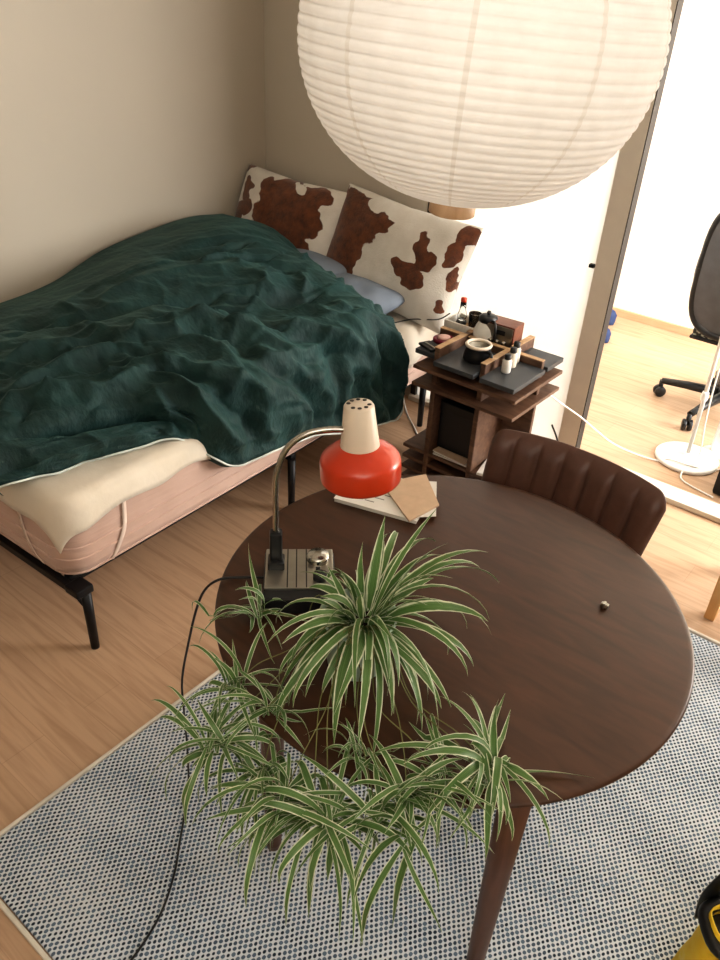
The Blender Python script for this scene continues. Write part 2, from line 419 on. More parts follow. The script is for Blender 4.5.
for z in (.262, .32, .36, .50):
    r = .09; ins = .004
    loop = []
    for (cx, cyy, a0) in [(-r, r, -90), (-r, BL-r, 0), (-BW+r, BL-r, 90), (-BW+r, r, 180)]:
        for k in range(7):
            a = R_(a0+90*k/6); loop.append((cx+(r-(.012 if z < .3 else 0)-(.018 if z > .49 else 0))*math.cos(a), cyy+(r-(.012 if z < .3 else 0)-(.018 if z > .49 else 0))*math.sin(a), z))
    loop.append(loop[0]); tube(bm, loop, .004, 6)
obj('mattress_piping', bm, 'mattress', mat_o)

# mattress protector: cream quilted sheet draped over the top, corner hanging at the foot, elastic bands
prot = thing('mattress_protector', 'cream cotton mattress protector with loose corner hanging over the foot of the bed', 'mattress protector', (-1.70, .885, 0), BA)
bm = bmesh.new()
NX, NY = 60, 90
def hang(d, r=.035):     # signed distance past the edge -> (out offset, drop)
    if d <= -r: return d, 0.
    a = (d+r)/r
    if a < math.pi/2: return -r+r*math.sin(a), r*(1-math.cos(a))
    return .004+.01*(a-math.pi/2)*r/.08, r+(d+r-r*math.pi/2)
grid = []
for i in range(NX+1):
    rowv = []
    for j in range(NY+1):
        x = -BW+.02+(BW+.085-.02)*(i/NX)
        y = -.085+(BL+.07)*(j/NY)
        # hem waviness
        hem = .012*math.sin(9*y+1)+.01*math.sin(23*y)
        if x > -.05: x += max(0, (x+.05)/.135)*(hem-.006-.018*max(0, 1-y/.7)+.06*min(1, max(0, (y-1.2)/.5)))
        if y < .03: y += -max(0, (.03-y)/.115)*(.016*math.sin(8*x+.6)+.008*math.sin(21*x)-.006)
        rc = .09
        if x > -rc and y < rc:
            vx, vy = x+rc, y-rc; ln = max(1e-6, math.hypot(vx, vy)); d = ln-rc; gx, gy = vx/ln, vy/ln
        elif x > -y: d, gx, gy = x, 1, 0
        else: d, gx, gy = -y, 0, -1
        do, dz = hang(d); X, Yv = x+gx*(do-d), y+gy*(do-d)
        Z = MZ1+.006-dz+.006*noise.noise(Vector((x*7, y*9, .3)))+.004*noise.noise(Vector((x*22, y*14, 4)))
        rowv.append(bm.verts.new((X+.004, Yv-.004, Z)))
    grid.append(rowv)
for i in range(NX):
    for j in range(NY):
        bm.faces.new((grid[i][j], grid[i+1][j], grid[i+1][j+1], grid[i][j+1])).smooth = True
po = obj('sheet', bm, 'protector', prot)
so = po.modifiers.new('s', 'SOLIDIFY'); so.thickness = .004; so.offset = 1
def strap(pts):
    bm = bmesh.new()
    P = smooth_path(pts, 6)
    for a, b in zip(P, P[1:]): pass
    vs = []
    for k, p in enumerate(P):
        t = (P[min(k+1, len(P)-1)]-P[max(k-1, 0)]).normalized()
        out = Vector((p.x+.3, p.y-.5, 0)).normalized() if False else None
        side = Vector((0, 1, 0)) if abs(p.x) < .03 and p.y > .05 else Vector((1, 0, 0))
        side = (side-t*side.dot(t)).normalized()*.0075
        vs.append((bm.verts.new(p-side), bm.verts.new(p+side)))
    for a, b in zip(vs, vs[1:]): bm.faces.new((a[0], a[1], b[1], b[0])).smooth = True
    o = obj('elastic_band', bm, 'elastic', prot); s = o.modifiers.new('s', 'SOLIDIFY'); s.thickness = .002
    return o
strap([(.006, .21, .45), (.006, .20, .36), (.004, .17, .30), (-.012, .155, .255)])
strap([(-.20, -.007, .45), (-.19, -.007, .36), (-.165, -.005, .30), (-.15, .010, .255)])

# ------------------------------------------------------------------ duvet
SEC = [
 [(-2.955,.66,.60),(-2.6,.70,.65),(-2.3,.74,.66),(-2.05,.77,.64),(-1.93,.79,.61),(-1.885,.80,.555)],
 [(-2.955,.92,.61),(-2.6,.93,.67),(-2.3,.94,.67),(-2.05,.95,.66),(-1.90,.96,.625),(-1.84,.965,.555)],
 [(-2.955,1.15,.61),(-2.6,1.15,.68),(-2.3,1.16,.69),(-2.05,1.17,.68),(-1.87,1.18,.635),(-1.80,1.18,.555)],
 [(-2.955,1.44,.62),(-2.6,1.42,.70),(-2.3,1.40,.71),(-2.0,1.38,.69),(-1.80,1.37,.65),(-1.725,1.36,.56)],
 [(-2.955,1.70,.65),(-2.6,1.66,.73),(-2.3,1.62,.75),(-2.0,1.57,.72),(-1.735,1.53,.65),(-1.650,1.51,.425)],
 [(-2.955,1.95,.73),(-2.6,1.93,.78),(-2.3,1.90,.76),(-2.0,1.87,.73),(-1.72,1.85,.65),(-1.655,1.83,.385)],
 [(-2.955,2.20,.77),(-2.6,2.20,.83),(-2.3,2.18,.79),(-2.0,2.16,.73),(-1.72,2.15,.65),(-1.635,2.13,.31)],
 [(-2.955,2.45,.79),(-2.6,2.43,.84),(-2.3,2.40,.79),(-2.0,2.38,.73),(-1.74,2.36,.65),(-1.625,2.36,.27)],
 [(-2.955,2.66,.77),(-2.6,2.64,.78),(-2.3,2.57,.71),(-2.0,2.50,.665),(-1.76,2.44,.60),(-1.66,2.44,.37)],
]
def cr(p, t):
    n = len(p)-1; x = min(max(t, 0), 1)*n; i = min(int(x), n-1); f = x-i
    g = lambda k: p[k] if 0 <= k <= n else (p[0]*2-p[1] if k < 0 else p[n]*2-p[n-1])
    a, b, c, d = g(i-1), g(i), g(i+1), g(i+2)
    return .5*((2*b)+(c-a)*f+(2*a-5*b+4*c-d)*f*f+(3*b-a-3*c+d)*f**3)
SV = [[Vector(p) for p in s] for s in SEC]
def duvet_base(s, t):
    return cr([cr(row, s) for row in SV], t)
# traced fold lines of the crumpled linen: ((s, t) points, height, width); negative = crease
FOLDS = [
 ([(0.17, 0.32), (0.32, 0.35), (0.36, 0.44), (0.42, 0.55), (0.56, 0.64), (0.65, 0.78)], -0.022, 0.035),
 ([(0.29, 0.27), (0.35, 0.37), (0.52, 0.43), (0.59, 0.55), (0.66, 0.59), (0.69, 0.69)], 0.02, 0.03),
 ([(0.59, 0.13), (0.54, 0.19), (0.52, 0.26), (0.51, 0.33), (0.53, 0.39), (0.62, 0.36)], 0.026, 0.03),
 ([(0.55, 0.15), (0.62, 0.21), (0.7, 0.27), (0.68, 0.36), (0.76, 0.41), (0.85, 0.45), (0.92, 0.48), (0.97, 0.5)], 0.035, 0.035),
 ([(0.54, 0.43), (0.52, 0.47), (0.56, 0.54), (0.64, 0.6)], 0.024, 0.025),
 ([(0.62, 0.36), (0.67, 0.41), (0.72, 0.47), (0.81, 0.53)], 0.03, 0.025),
 ([(0.69, 0.09), (0.78, 0.16), (0.82, 0.23), (0.86, 0.31), (0.93, 0.36), (1.0, 0.4)], -0.045, 0.028),
 ([(0.45, 0.31), (0.48, 0.37), (0.59, 0.4), (0.64, 0.46)], -0.022, 0.022),
 ([(0.67, 0.34), (0.71, 0.41), (0.77, 0.48), (0.82, 0.5)], -0.026, 0.02),
 ([(0.63, 0.54), (0.67, 0.59), (0.7, 0.6), (0.76, 0.62), (0.81, 0.63)], 0.028, 0.024),
 ([(0.68, 0.64), (0.72, 0.67), (0.79, 0.71), (0.84, 0.76), (0.87, 0.8)], 0.026, 0.022),
 ([(0.64, 0.62), (0.73, 0.65), (0.81, 0.69), (0.85, 0.73)], -0.02, 0.018),
 ([(0.68, 0.8), (0.75, 0.78), (0.79, 0.82), (0.87, 0.88), (0.93, 0.94)], 0.028, 0.03),
 ([(0.74, 0.55), (0.8, 0.56), (0.88, 0.6), (0.93, 0.63), (0.98, 0.64)], 0.03, 0.022),
 ([(0.76, 0.58), (0.82, 0.59), (0.89, 0.63), (0.95, 0.65), (1.0, 0.65)], -0.035, 0.022),
 ([(0.79, 0.66), (0.86, 0.65), (0.91, 0.67), (0.98, 0.67)], 0.028, 0.022),
 ([(0.82, 0.71), (0.87, 0.71), (0.91, 0.7), (0.99, 0.71)], 0.024, 0.018),
 ([(0.75, 0.47), (0.79, 0.5), (0.82, 0.54), (0.85, 0.55), (0.92, 0.56)], 0.026, 0.02),
 ([(0.85, 0.73), (0.9, 0.76), (0.96, 0.78), (1.0, 0.78)], 0.024, 0.018),
 ([(0.79, 0.69), (0.87, 0.69), (0.93, 0.69), (0.99, 0.69)], -0.022, 0.016),
 ([(0.8, 0.48), (0.85, 0.5), (0.9, 0.52), (0.95, 0.52)], -0.028, 0.02),
 ([(0.88, 0.73), (0.93, 0.75), (1.0, 0.75)], -0.02, 0.014),
 ([(0.86, 0.54), (0.91, 0.55), (0.97, 0.56)], 0.02, 0.016),
 ([(0.9, 0.59), (0.94, 0.6), (0.99, 0.6)], 0.02, 0.016),
 ([(0.75, 0.35), (0.85, 0.35), (0.99, 0.36)], 0.024, 0.02),
 ([(0.3, 0.47), (0.32, 0.59), (0.42, 0.7), (0.58, 0.77)], 0.02, 0.05),
 ([(0.22, 0.62), (0.29, 0.7), (0.42, 0.78), (0.58, 0.81)], -0.016, 0.04),
 ([(0.26, 0.4), (0.21, 0.49), (0.23, 0.59), (0.32, 0.68)], 0.014, 0.03),
 ([(0.94, 0.07), (0.92, 0.15), (0.93, 0.24), (0.97, 0.33)], 0.022, 0.03),
 ([(0.83, 0.85), (0.89, 0.89), (0.95, 0.92)], 0.02, 0.02),
 ([(0.82, 0.81), (0.87, 0.83), (0.93, 0.84), (0.97, 0.82)], -0.022, 0.018),
 ([(0.4, 0.22), (0.41, 0.29), (0.45, 0.35), (0.45, 0.42)], 0.02, 0.022),
 ([(0.45, 0.19), (0.45, 0.27), (0.48, 0.31)], -0.02, 0.02),
 ([(0.6, 0.48), (0.66, 0.52), (0.73, 0.53), (0.78, 0.53)], 0.022, 0.018),
 ([(0.6, 0.51), (0.66, 0.54), (0.7, 0.56), (0.76, 0.58)], -0.024, 0.02),
 ([(0.63, 0.71), (0.69, 0.74), (0.77, 0.75), (0.82, 0.78)], 0.016, 0.018),
 ([(0.72, 0.58), (0.77, 0.59), (0.82, 0.6)], 0.02, 0.014),
]
import numpy as np
def build_duvet(NS=210, NT_=230):
    base = np.array([[duvet_base(i/NS, j/NT_) for i in range(NS+1)] for j in range(NT_+1)])
    du = np.gradient(base, axis=1); dv = np.gradient(base, axis=0)
    nr = np.cross(du, dv); nr /= np.linalg.norm(nr, axis=2, keepdims=True)
    S, T = np.meshgrid(np.linspace(0, 1, NS+1), np.linspace(0, 1, NT_+1))
    # wobble the coordinates so the folds are not ruled lines
    wob = np.array([[[noise.noise(Vector((p[0]*6, p[1]*6, 1.5))), noise.noise(Vector((p[0]*6, p[1]*6, 8.5))),
                      noise.noise(Vector((p[0]*17, p[1]*17, 3.5)))] for p in r] for r in base])
    S2 = S+.016*wob[..., 0]+.005*wob[..., 2]; T2 = T+.016*wob[..., 1]-.005*wob[..., 2]
    h = np.zeros_like(S)
    def ridge(pts, amp, w, pw=1.35):
        P = np.array([tuple(p) for p in smooth_path([(a, b, 0) for a, b in pts], 5)])[:, :2]
        best = np.full(S.shape, 9.); bp = np.zeros_like(S); n = len(P)-1
        for i in range(n):
            d = P[i+1]-P[i]; L2 = max(1e-9, d@d)
            u = np.clip(((S2-P[i][0])*d[0]+(T2-P[i][1])*d[1])/L2, 0, 1)
            dist = np.hypot(S2-P[i][0]-u*d[0], T2-P[i][1]-u*d[1])
            m = dist < best; best = np.where(m, dist, best); bp = np.where(m, (i+u)/n, bp)
        env = np.clip(np.minimum(bp, 1-bp)*4+.12, 0, 1)
        return amp*np.exp(-(best/w)**pw)*env
    for pts, amp, w in FOLDS: h += 1.6*ridge(pts, amp, w*.9, 1.15)
    rf = random.Random(21)
    for k in range(150):                      # small secondary creases
        s0, t0 = rf.uniform(.2, .97), rf.uniform(.08, .95); L = rf.uniform(.06, .2); a = rf.gauss(.75, .5) if rf.random() < .6 else rf.uniform(0, 3.1)
        if s0 < .45 and rf.random() < .6: continue
        pts = []
        for m in range(5): pts.append((s0, t0)); s0 += math.cos(a)*L/5; t0 += math.sin(a)*L/5; a += rf.gauss(0, .3)
        h += ridge(pts, rf.choice((1, 1, -1))*rf.uniform(.010, .024), rf.uniform(.006, .012), 1.0)
    fine = np.array([[1-abs(noise.noise(Vector(((p[0]*.7+p[1])*6, (p[1]*.7-p[0])*12, p[2]*6)))*2) for p in r] for r in base])
    h += .014*fine*np.clip(S*2.2, .25, 1)+.010*wob[..., 0]
    fade = np.clip(S/.06, 0, 1)*np.clip((1-S)/.05+.25, 0, 1)*np.clip(T/.04+.3, 0, 1)*np.clip((1-T)/.05+.3, 0, 1)
    co = base+nr*(h*fade)[..., None]
    hw = np.clip((S-.93)/.07, 0, 1)          # wavy hem
    hn = np.array([[noise.noise(Vector((p[0]*5, p[1]*7, 5.5))), noise.noise(Vector((p[0]*13, p[1]*16, 6.5)))] for p in base[:, -1]])
    co[..., 2] += hw*(.030*hn[:, None, 0]+.012*hn[:, None, 1])
    co[..., 0] += hw*(.030*hn[:, None, 1]+.016*hn[:, None, 0])
    bm = bmesh.new(); V = [[bm.verts.new(p) for p in r] for r in co]
    for j in range(NT_):
        for i in range(NS): bm.faces.new((V[j][i], V[j][i+1], V[j+1][i+1], V[j+1][i])).smooth = True
    hem = [V[0][i].co.copy() for i in range(NS+1)]+[V[j][NS].co.copy() for j in range(NT_+1)]
    head = [V[NT_][i].co.copy() for i in range(NS, -1, -1)]
    for seq, dvec in (([V[0][i] for i in range(NS+1)], Vector((0, .03, -.035))), ([V[j][NS] for j in range(NT_+1)], Vector((-.035, 0, -.02))), ([V[NT_][i] for i in range(NS, -1, -1)], Vector((0, -.02, -.05)))):
        prevv = seq
        for k in (1, 2):
            cur = [bm.verts.new(v.co+(dvec*(.4 if k == 1 else .6)+(Vector((0, 0, -.012)) if k == 1 else Vector()))) for v in prevv]
            for a in range(len(seq)-1): bm.faces.new((prevv[a], cur[a], cur[a+1], prevv[a+1])).smooth = True
            prevv = cur
    return bm, hem, head
bm, hem, head = build_duvet()
duv = obj('duvet', bm, 'duvet'); tag(duv, 'crumpled dark green linen duvet with thin white piping heaped on the bed', 'duvet')
bm = bmesh.new()
tube(bm, [p+Vector((0, 0, -.012)) for p in hem[::2]], .0035, 6)
tag(obj('duvet_piping', bm, 'piping', duv), 'thin white piping')

# ------------------------------------------------------------------ pillows
def pillow(bm, w, h, t, nu=64, nv=44, puff=.5, blobs=None, seed=0):
    lay = bm.verts.layers.float.new('cow') if blobs else None
    rings = {}
    for side in (1, -1):
        for i in range(nu+1):
            for j in range(nv+1):
                u, v = -1+2*i/nu, -1+2*j/nv
                edge = i in (0, nu) or j in (0, nv)
                if edge and side == -1: rings[(side, i, j)] = rings[(1, i, j)]; continue
                th = t*(max(0, (1-abs(u)**3))*max(0, (1-abs(v)**3)))**puff
                pin = 1-.055*(1-abs(v)**2) if False else 1
                x = u*w/2*(1-.05*(1-u*u)*0-.05*(1-abs(v))*abs(u)**3)
                y = v*h/2*(1-.07*(1-abs(u))*abs(v)**3)
                wr = .012*noise.noise(Vector((u*2.4+seed, v*2.1, side*3.)))*(1-max(abs(u), abs(v))**4)
                vert = bm.verts.new((x, y, side*th/2+wr))
                if blobs:
                    f = 0
                    uu = u+.10*noise.noise(Vector((u*3.3+seed, v*3.3, 1)))+.05*noise.noise(Vector((u*8+seed, v*8, 3)))
                    vv = v+.14*noise.noise(Vector((u*3.3+seed, v*3.3, 5)))+.07*noise.noise(Vector((u*8+seed, v*8, 9)))
                    for (cu, cv, ru, rv, sg) in blobs:
                        d = ((uu-cu)/ru)**2+((vv-cv)/rv)**2
                        k = max(0, min(1, .5+(1-d)*1.6))
                        f = max(f, k) if sg > 0 else f*(1-k)
                    vert[lay] = f
                rings[(side, i, j)] = vert
    for side in (1, -1):
        for i in range(nu):
            for j in range(nv):
                q = [rings[(side, i, j)], rings[(side, i+1, j)], rings[(side, i+1, j+1)], rings[(side, i, j+1)]]
                bm.faces.new(q if side > 0 else q[::-1]).smooth = True
def place_pillow(name, w, h, t, mat, loc, tilt, inplane, yaw_, label, blobs=None, seed=0, nu=64, nv=44):
    bm = bmesh.new(); pillow(bm, w, h, t, nu, nv, blobs=blobs, seed=seed)
    o = obj(name, bm, mat)
    o.matrix_world = Matrix.Translation(loc) @ Matrix.Rotation(yaw_, 4, 'Z') @ Matrix.Rotation(tilt, 4, 'X') @ Matrix.Rotation(inplane, 4, 'Z')
    return tag(o, label, 'pillow')
L_BL = [(-.90,.93,.11,.10,1),(-.74,.42,.12,.24,1),(-.62,.16,.14,.18,1),(-.78,-.15,.14,.34,1),(-.68,-.42,.14,.28,1),
        (-.02,.64,.46,.36,1),(.44,.66,.36,.30,1),(.06,.10,.50,.66,1),(.42,.18,.40,.36,1),(.22,-.50,.46,.56,1),(-.18,-.6,.30,.40,1),(.50,-.55,.20,.40,1),(.18,.80,.13,.11,-1)]
R_BL = [(-.82,.45,.30,.55,1),(-.55,.35,.36,.48,1),(-.28,.48,.26,.26,1),(-.78,-.35,.30,.65,1),(-.52,-.3,.20,.5,1),(-.42,.70,.12,.12,-1),
        (.46,.34,.10,.24,1),(.56,.10,.15,.20,1),(.36,-.16,.15,.20,1),(.50,-.30,.14,.18,1),(.90,.80,.16,.22,1),(.86,.42,.10,.26,1),(.95,.0,.06,.2,1),(.90,-.55,.08,.12,1)]
place_pillow('pillow', .66, .46, .17, 'cow', (-2.650, 2.775, .752), R_(66), R_(-2), R_(1), 'brown and white cowhide print pillow nearest the room corner', L_BL, 1.3, 110, 76)
place_pillow('pillow', .73, .46, .17, 'cow', (-2.010, 2.795, .752), R_(67), R_(-4), R_(0), 'brown and white cowhide print pillow nearest the frosted glass door', R_BL, 5.1, 110, 76)
place_pillow('pillow', .56, .36, .13, 'blue_case', (-2.46, 2.575, .628), R_(14), 0, R_(-4), 'slate blue pillow lying flat, half under the green duvet, nearer the wall')
place_pillow('pillow', .52, .36, .13, 'blue_case', (-2.115, 2.545, .600), R_(9), R_(2), R_(-6), 'slate blue pillow lying flat on the white sheet, at the open bed side')

# ------------------------------------------------------------------ round table
TX, TY, TR, TZ = -.585, 1.10, .476, .73
tab = thing('round_table', 'round dark walnut dining table with tapered round legs on the woven rug', 'table', (TX, TY, 0))
bm = bmesh.new()
lathe(bm, [(0, TZ-.022), (TR-.03, TZ-.022), (TR-.004, TZ-.012), (TR, TZ-.006), (TR-.001, TZ-.002), (TR-.005, TZ), (TR-.012, TZ), (0, TZ)], n=128)
for f in bm.faces:
    if abs(f.normal.z) > .9: f.smooth = False
obj('tabletop', bm, 'table', tab)
bm = bmesh.new(); lathe(bm, [(.30, TZ-.085), (.315, TZ-.085), (.315, TZ-.022), (.30, TZ-.022), (.30, TZ-.085)], n=64); obj('apron', bm, 'table_leg', tab)
for k in range(4):
    a = R_(-36-90*k); x, y = .372*math.cos(a), .372*math.sin(a)
    bm = bmesh.new(); tube(bm, [(x, y, .0102), (x, y, .03), (x, y, .4), (x, y, TZ-.022)], [.017, .0185, .026, .031], 20); obj('leg', bm, 'table_leg', tab)
    bm = bmesh.new(); xi, yi = .30*math.cos(a), .30*math.sin(a)
    tube(bm, [(xi, yi, TZ-.05), (x, y, TZ-.05)], .022, 10); obj('leg_bracket', bm, 'table_leg', tab)

# ------------------------------------------------------------------ lantern
LC = Vector((-.660, 1.082, 1.722)); LR, LHH = .253, .214
lan = thing('paper_lantern', 'large oval white ribbed rice paper pendant lantern above the table', 'pendant lamp', LC)
lan.rotation_mode = 'QUATERNION'; lan.rotation_quaternion = Matrix.Rotation(R_(3), 3, (-.605, .796, 0)).to_quaternion()
bm = bmesh.new(); prof = []; NR = 46; sub = 5
z0, z1 = -LHH*.985, LHH*.985
def ell(z): return LR*max(0, 1-(abs(z)/LHH)**2.25)**(1/2.25)
a_s = [(-math.pi/2*.93)+math.pi*.93*k/(NR*sub) for k in range(NR*sub+1)]
for k, a in enumerate(a_s):
    c_, s_ = math.cos(a), math.sin(a)
    r = LR*abs(c_)**.94; z = LHH*math.copysign(abs(s_)**.98, s_)
    ph = (k % sub)/sub
    bul = -.0020*(abs(2*ph-1)**2.2)
    prof.append((r+bul*c_, z+bul*s_))
lathe(bm, prof, n=96); obj('paper_shade', bm, 'paper', lan)
bm = bmesh.new()
for k in range(0, NR*sub+1, sub):
    r, z = prof[k]; r -= .0012
    tube(bm, [(r*math.cos(2*math.pi*j/72), r*math.sin(2*math.pi*j/72), z) for j in range(73)], .0008, 5, caps=False)
obj('wire_ribs', bm, 'wire', lan)
zb = prof[0][1]
bm = bmesh.new(); lathe(bm, [(.033, zb-.024), (.036, zb-.022), (.036, zb+.004), (.028, zb+.004), (.028, zb-.022), (.033, zb-.024)], n=40)
tag(obj('bottom_ring', bm, 'ring', lan), 'turned beech wood ring')
bm = bmesh.new(); lathe(bm, [(.036, LHH*.97), (.036, LHH+.02), (0, LHH+.02)], n=32); obj('top_cap', bm, 'ring', lan)
bm = bmesh.new(); tube(bm, [(0, 0, LHH+.02), (0, 0, H-LC.z-.03)], .003, 8); obj('pendant_cord', bm, 'white_plastic', lan)
bm = bmesh.new(); lathe(bm, [(0, H-LC.z-.04), (.05, H-LC.z-.035), (.055, H-LC.z), (0, H-LC.z)], n=32); obj('ceiling_rose', bm, 'white_plastic', lan)

# ------------------------------------------------------------------ retro desk lamp
LA = math.atan2(.092, .1)       # base x-direction in plan
LO = Vector((-.836, .916, TZ+.0005))
lamp = thing('desk_lamp', 'retro red and cream desk lamp with chrome gooseneck on round table', 'lamp', LO, LA)
bm = bmesh.new(); bx(bm, -.072, .072, -.078, .078, 0, .038, bev=.006); obj('base_box', bm, 'black_plastic', lamp)
bm = bmesh.new(); bx(bm, -.069, .069, -.05, .075, .0375, .0435, bev=.002)
tag(obj('control_plate', bm, 'brushed', lamp), 'brushed steel control plate')
bm = bmesh.new()
for x in (-.024, -.006, .014): bx(bm, x-.0012, x+.0012, -.048, .073, .0433, .0442)
obj('plate_groove', bm, 'black_plastic', lamp)
bm = bmesh.new(); lathe(bm, [(.023, .043), (.024, .052), (.021, .058), (0, .059)], (.038, .040, 0), 32); tag(obj('dial_knob', bm, 'chrome', lamp), 'chrome dial knob')
bm = bmesh.new(); lathe(bm, [(.015, .043), (.015, .054), (.012, .056), (0, .056)], (.042, -.020, 0), 24); tag(obj('dial_knob', bm, 'black_plastic', lamp), 'small black dial knob')
bm = bmesh.new(); bx(bm, .033, .042, .001, .010, .043, .049, bev=.001); obj('slide_switch', bm, 'black_plastic', lamp)
bm = bmesh.new(); bx(bm, -.064, -.030, .004, .040, .040, .060, bev=.004); bx(bm, -.060, -.035, .016, .040, .05, .125, bev=.005)
obj('neck_bracket', bm, 'black_plastic', lamp)
inv = (Matrix.Translation(LO) @ Matrix.Rotation(LA, 4, 'Z')).inverted()
RIM = Vector((-.780, 1.027, .981))
hl = inv @ RIM
nb = Vector((-.0475, .028, .118))
d2 = Vector((hl.x-nb.x, hl.y-nb.y, 0)); dn = d2.normalized(); D = d2.length
en = Vector((hl.x, hl.y, hl.z+.100))-dn*.030
f2 = lambda fr, z: Vector((nb.x, nb.y, z))+d2*fr
NP = smooth_path([nb, f2(0, .17), f2(0, .225), f2(.03, .27), f2(.14, .316), f2(.34, .343), f2(.58, .352), en], 8)
bm = bmesh.new(); tube(bm, NP, [.0058+.0005*(k % 2) for k in range(len(NP))], 14); tag(obj('gooseneck', bm, 'chrome', lamp), 'chrome gooseneck arm')
bm = bmesh.new()
lathe(bm, [(.036, .0655), (.039, .0645), (.050, .0595), (.062, .052), (.072, .0435), (.0755, .0395), (.0775, .035), (.0785, .029), (.0787, .020), (.0785, 0), (.0780, -.006), (.0760, -.0085), (.0745, -.007), (.0765, .0), (.0765, .028), (.068, .044), (.036, .0615)], n=72)
shd = obj('lamp_shade', bm, 'red_enamel', lamp); shd.location = hl; shd.rotation_euler = (R_(-2), R_(-4), 0); tag(shd, 'glossy red shade')
bm = bmesh.new(); lathe(bm, [(.037, .058), (.0385, .062), (.037, .068), (.0285, .146), (.026, .150), (0, .150)], n=48)
tag(obj('shade_neck', bm, 'cream_plastic', shd), 'cream vented neck')
for k in range(8):
    a = R_((20 if k < 4 else 200)+(k % 4)*38-57+90)
    bm = bmesh.new(); lathe(bm, [(.0042, .1500), (.0040, .1508), (0, .1508)], n=12, sx=1.0)
    o = obj('vent_hole', bm, 'dark_gap', shd); o.location = (.0195*math.cos(a), .0195*math.sin(a), 0)
bm = bmesh.new(); lathe(bm, [(0, .012), (.018, .016), (.026, .030), (.018, .050), (.012, .058)], n=24); obj('light_bulb', bm, 'white_plastic', shd)

# lamp flex: over the table edge, down to the floor
def W(o): return Vector(o)
cordpts = [(-.900, .884, .742), (-.945, .854, .736), (-.970, .820, .737), (-1.001, .806, .70), (-1.038, .808, .62), (-1.086, .814, .48), (-1.129, .819, .33), (-1.143, .825, .20), (-1.136, .818, .06), (-1.073, .762, .0165), (-.981, .658, .0145), (-.924, .592, .0145), (-.875, .512, .0145), (-.848, .423, .0145), (-.839, .34, .0145)]
bm = bmesh.new(); tube(bm, smooth_path(cordpts, 8), .0028, 8)
tag(obj('lamp_cord', bm, 'black_plastic'), 'thin black lamp cord hanging off the table and trailing over the rug', 'cord')

# ------------------------------------------------------------------ papers on the table
def quad_slab(name, pts, z0, z1, m, **k):
    bm = bmesh.new()
    lo = [bm.verts.new((x, y, z0)) for x, y in pts]; hi = [bm.verts.new((x, y, z1)) for x, y in pts]
    bm.faces.new(lo[::-1]); bm.faces.new(hi); n = len(pts)
    for i in range(n): bm.faces.new((lo[i], lo[(i+1) % n], hi[(i+1) % n], hi[i]))
    return obj(name, bm, m, k.get('parent'))
bk = thing('booklet', 'white printed booklet lying under the tan envelope on the table', 'booklet', (-.885, 1.30, TZ+.0005))
def rel(pts, c): return [(x-c[0], y-c[1]) for x, y in pts]
A = [(-.990, 1.212), (-.920, 1.345), (-.842, 1.398), (-.765, 1.302), (-.81, 1.25)]
A = [(-.988, 1.205), (-.800, 1.245), (-.772, 1.300), (-.845, 1.420), (-.952, 1.372)]
cc = (-.885, 1.30)
quad_slab('pages', rel([(-.988, 1.203), (-.790, 1.262), (-.835, 1.408), (-1.030, 1.350)], cc), 0, .009, 'paper_white', parent=bk)
quad_slab('cover', rel([(-.989, 1.201), (-.788, 1.261), (-.834, 1.410), (-1.032, 1.351)], cc), .009, .0105, 'paper_white', parent=bk)
bm = bmesh.new()
for i in range(5):
    t0 = Vector((-.972+.012*i, 1.232+.024*i, 0)); dv = Vector((.958, .285, 0)); nv = Vector((-.285, .958, 0))
    for j in range(3):
        a = t0+dv*(.022*j)+nv*0-Vector((cc[0], cc[1], 0)); L = .012+.006*((i*3+j) % 3)
        q = [a, a+dv*L, a+dv*L+nv*.004, a+nv*.004]
        bm.faces.new([bm.verts.new((p.x, p.y, .0108)) for p in q])
obj('printed_marks', bm, 'ink', bk)
pp = quad_slab('paper_sheet', [(-.815, 1.25), (-.765, 1.306), (-.848, 1.43), (-.900, 1.39)], TZ+.0112, TZ+.0125, 'paper_white')
tag(pp, 'loose white sheet sticking out behind the tan envelope on the table', 'paper')
ev = thing('envelope', 'tan kraft paper envelope lying on top of the white booklet', 'envelope', (-.86, 1.325, TZ+.0128))
quad_slab('envelope_body', rel([(-.797, 1.243), (-.783, 1.345), (-.885, 1.435), (-.940, 1.325)], (-.86, 1.325)), 0, .004, 'kraft', parent=ev)
quad_slab('envelope_flap', rel([(-.797, 1.245), (-.784, 1.344), (-.835, 1.335)], (-.86, 1.325)), .004, .005, 'kraft', parent=ev)
# tiny grey clip on the table
bm = bmesh.new(); bx(bm, -.008, .008, -.005, .005, 0, .009, bev=.002); bx(bm, -.003, .003, -.012, .0, .002, .016, bev=.002)
tag(obj('small_clip', bm, 'brushed', loc=None), 'tiny grey plastic clip lying alone on the bare table top', 'clip').location = (-.337, 1.293, TZ+.0005)

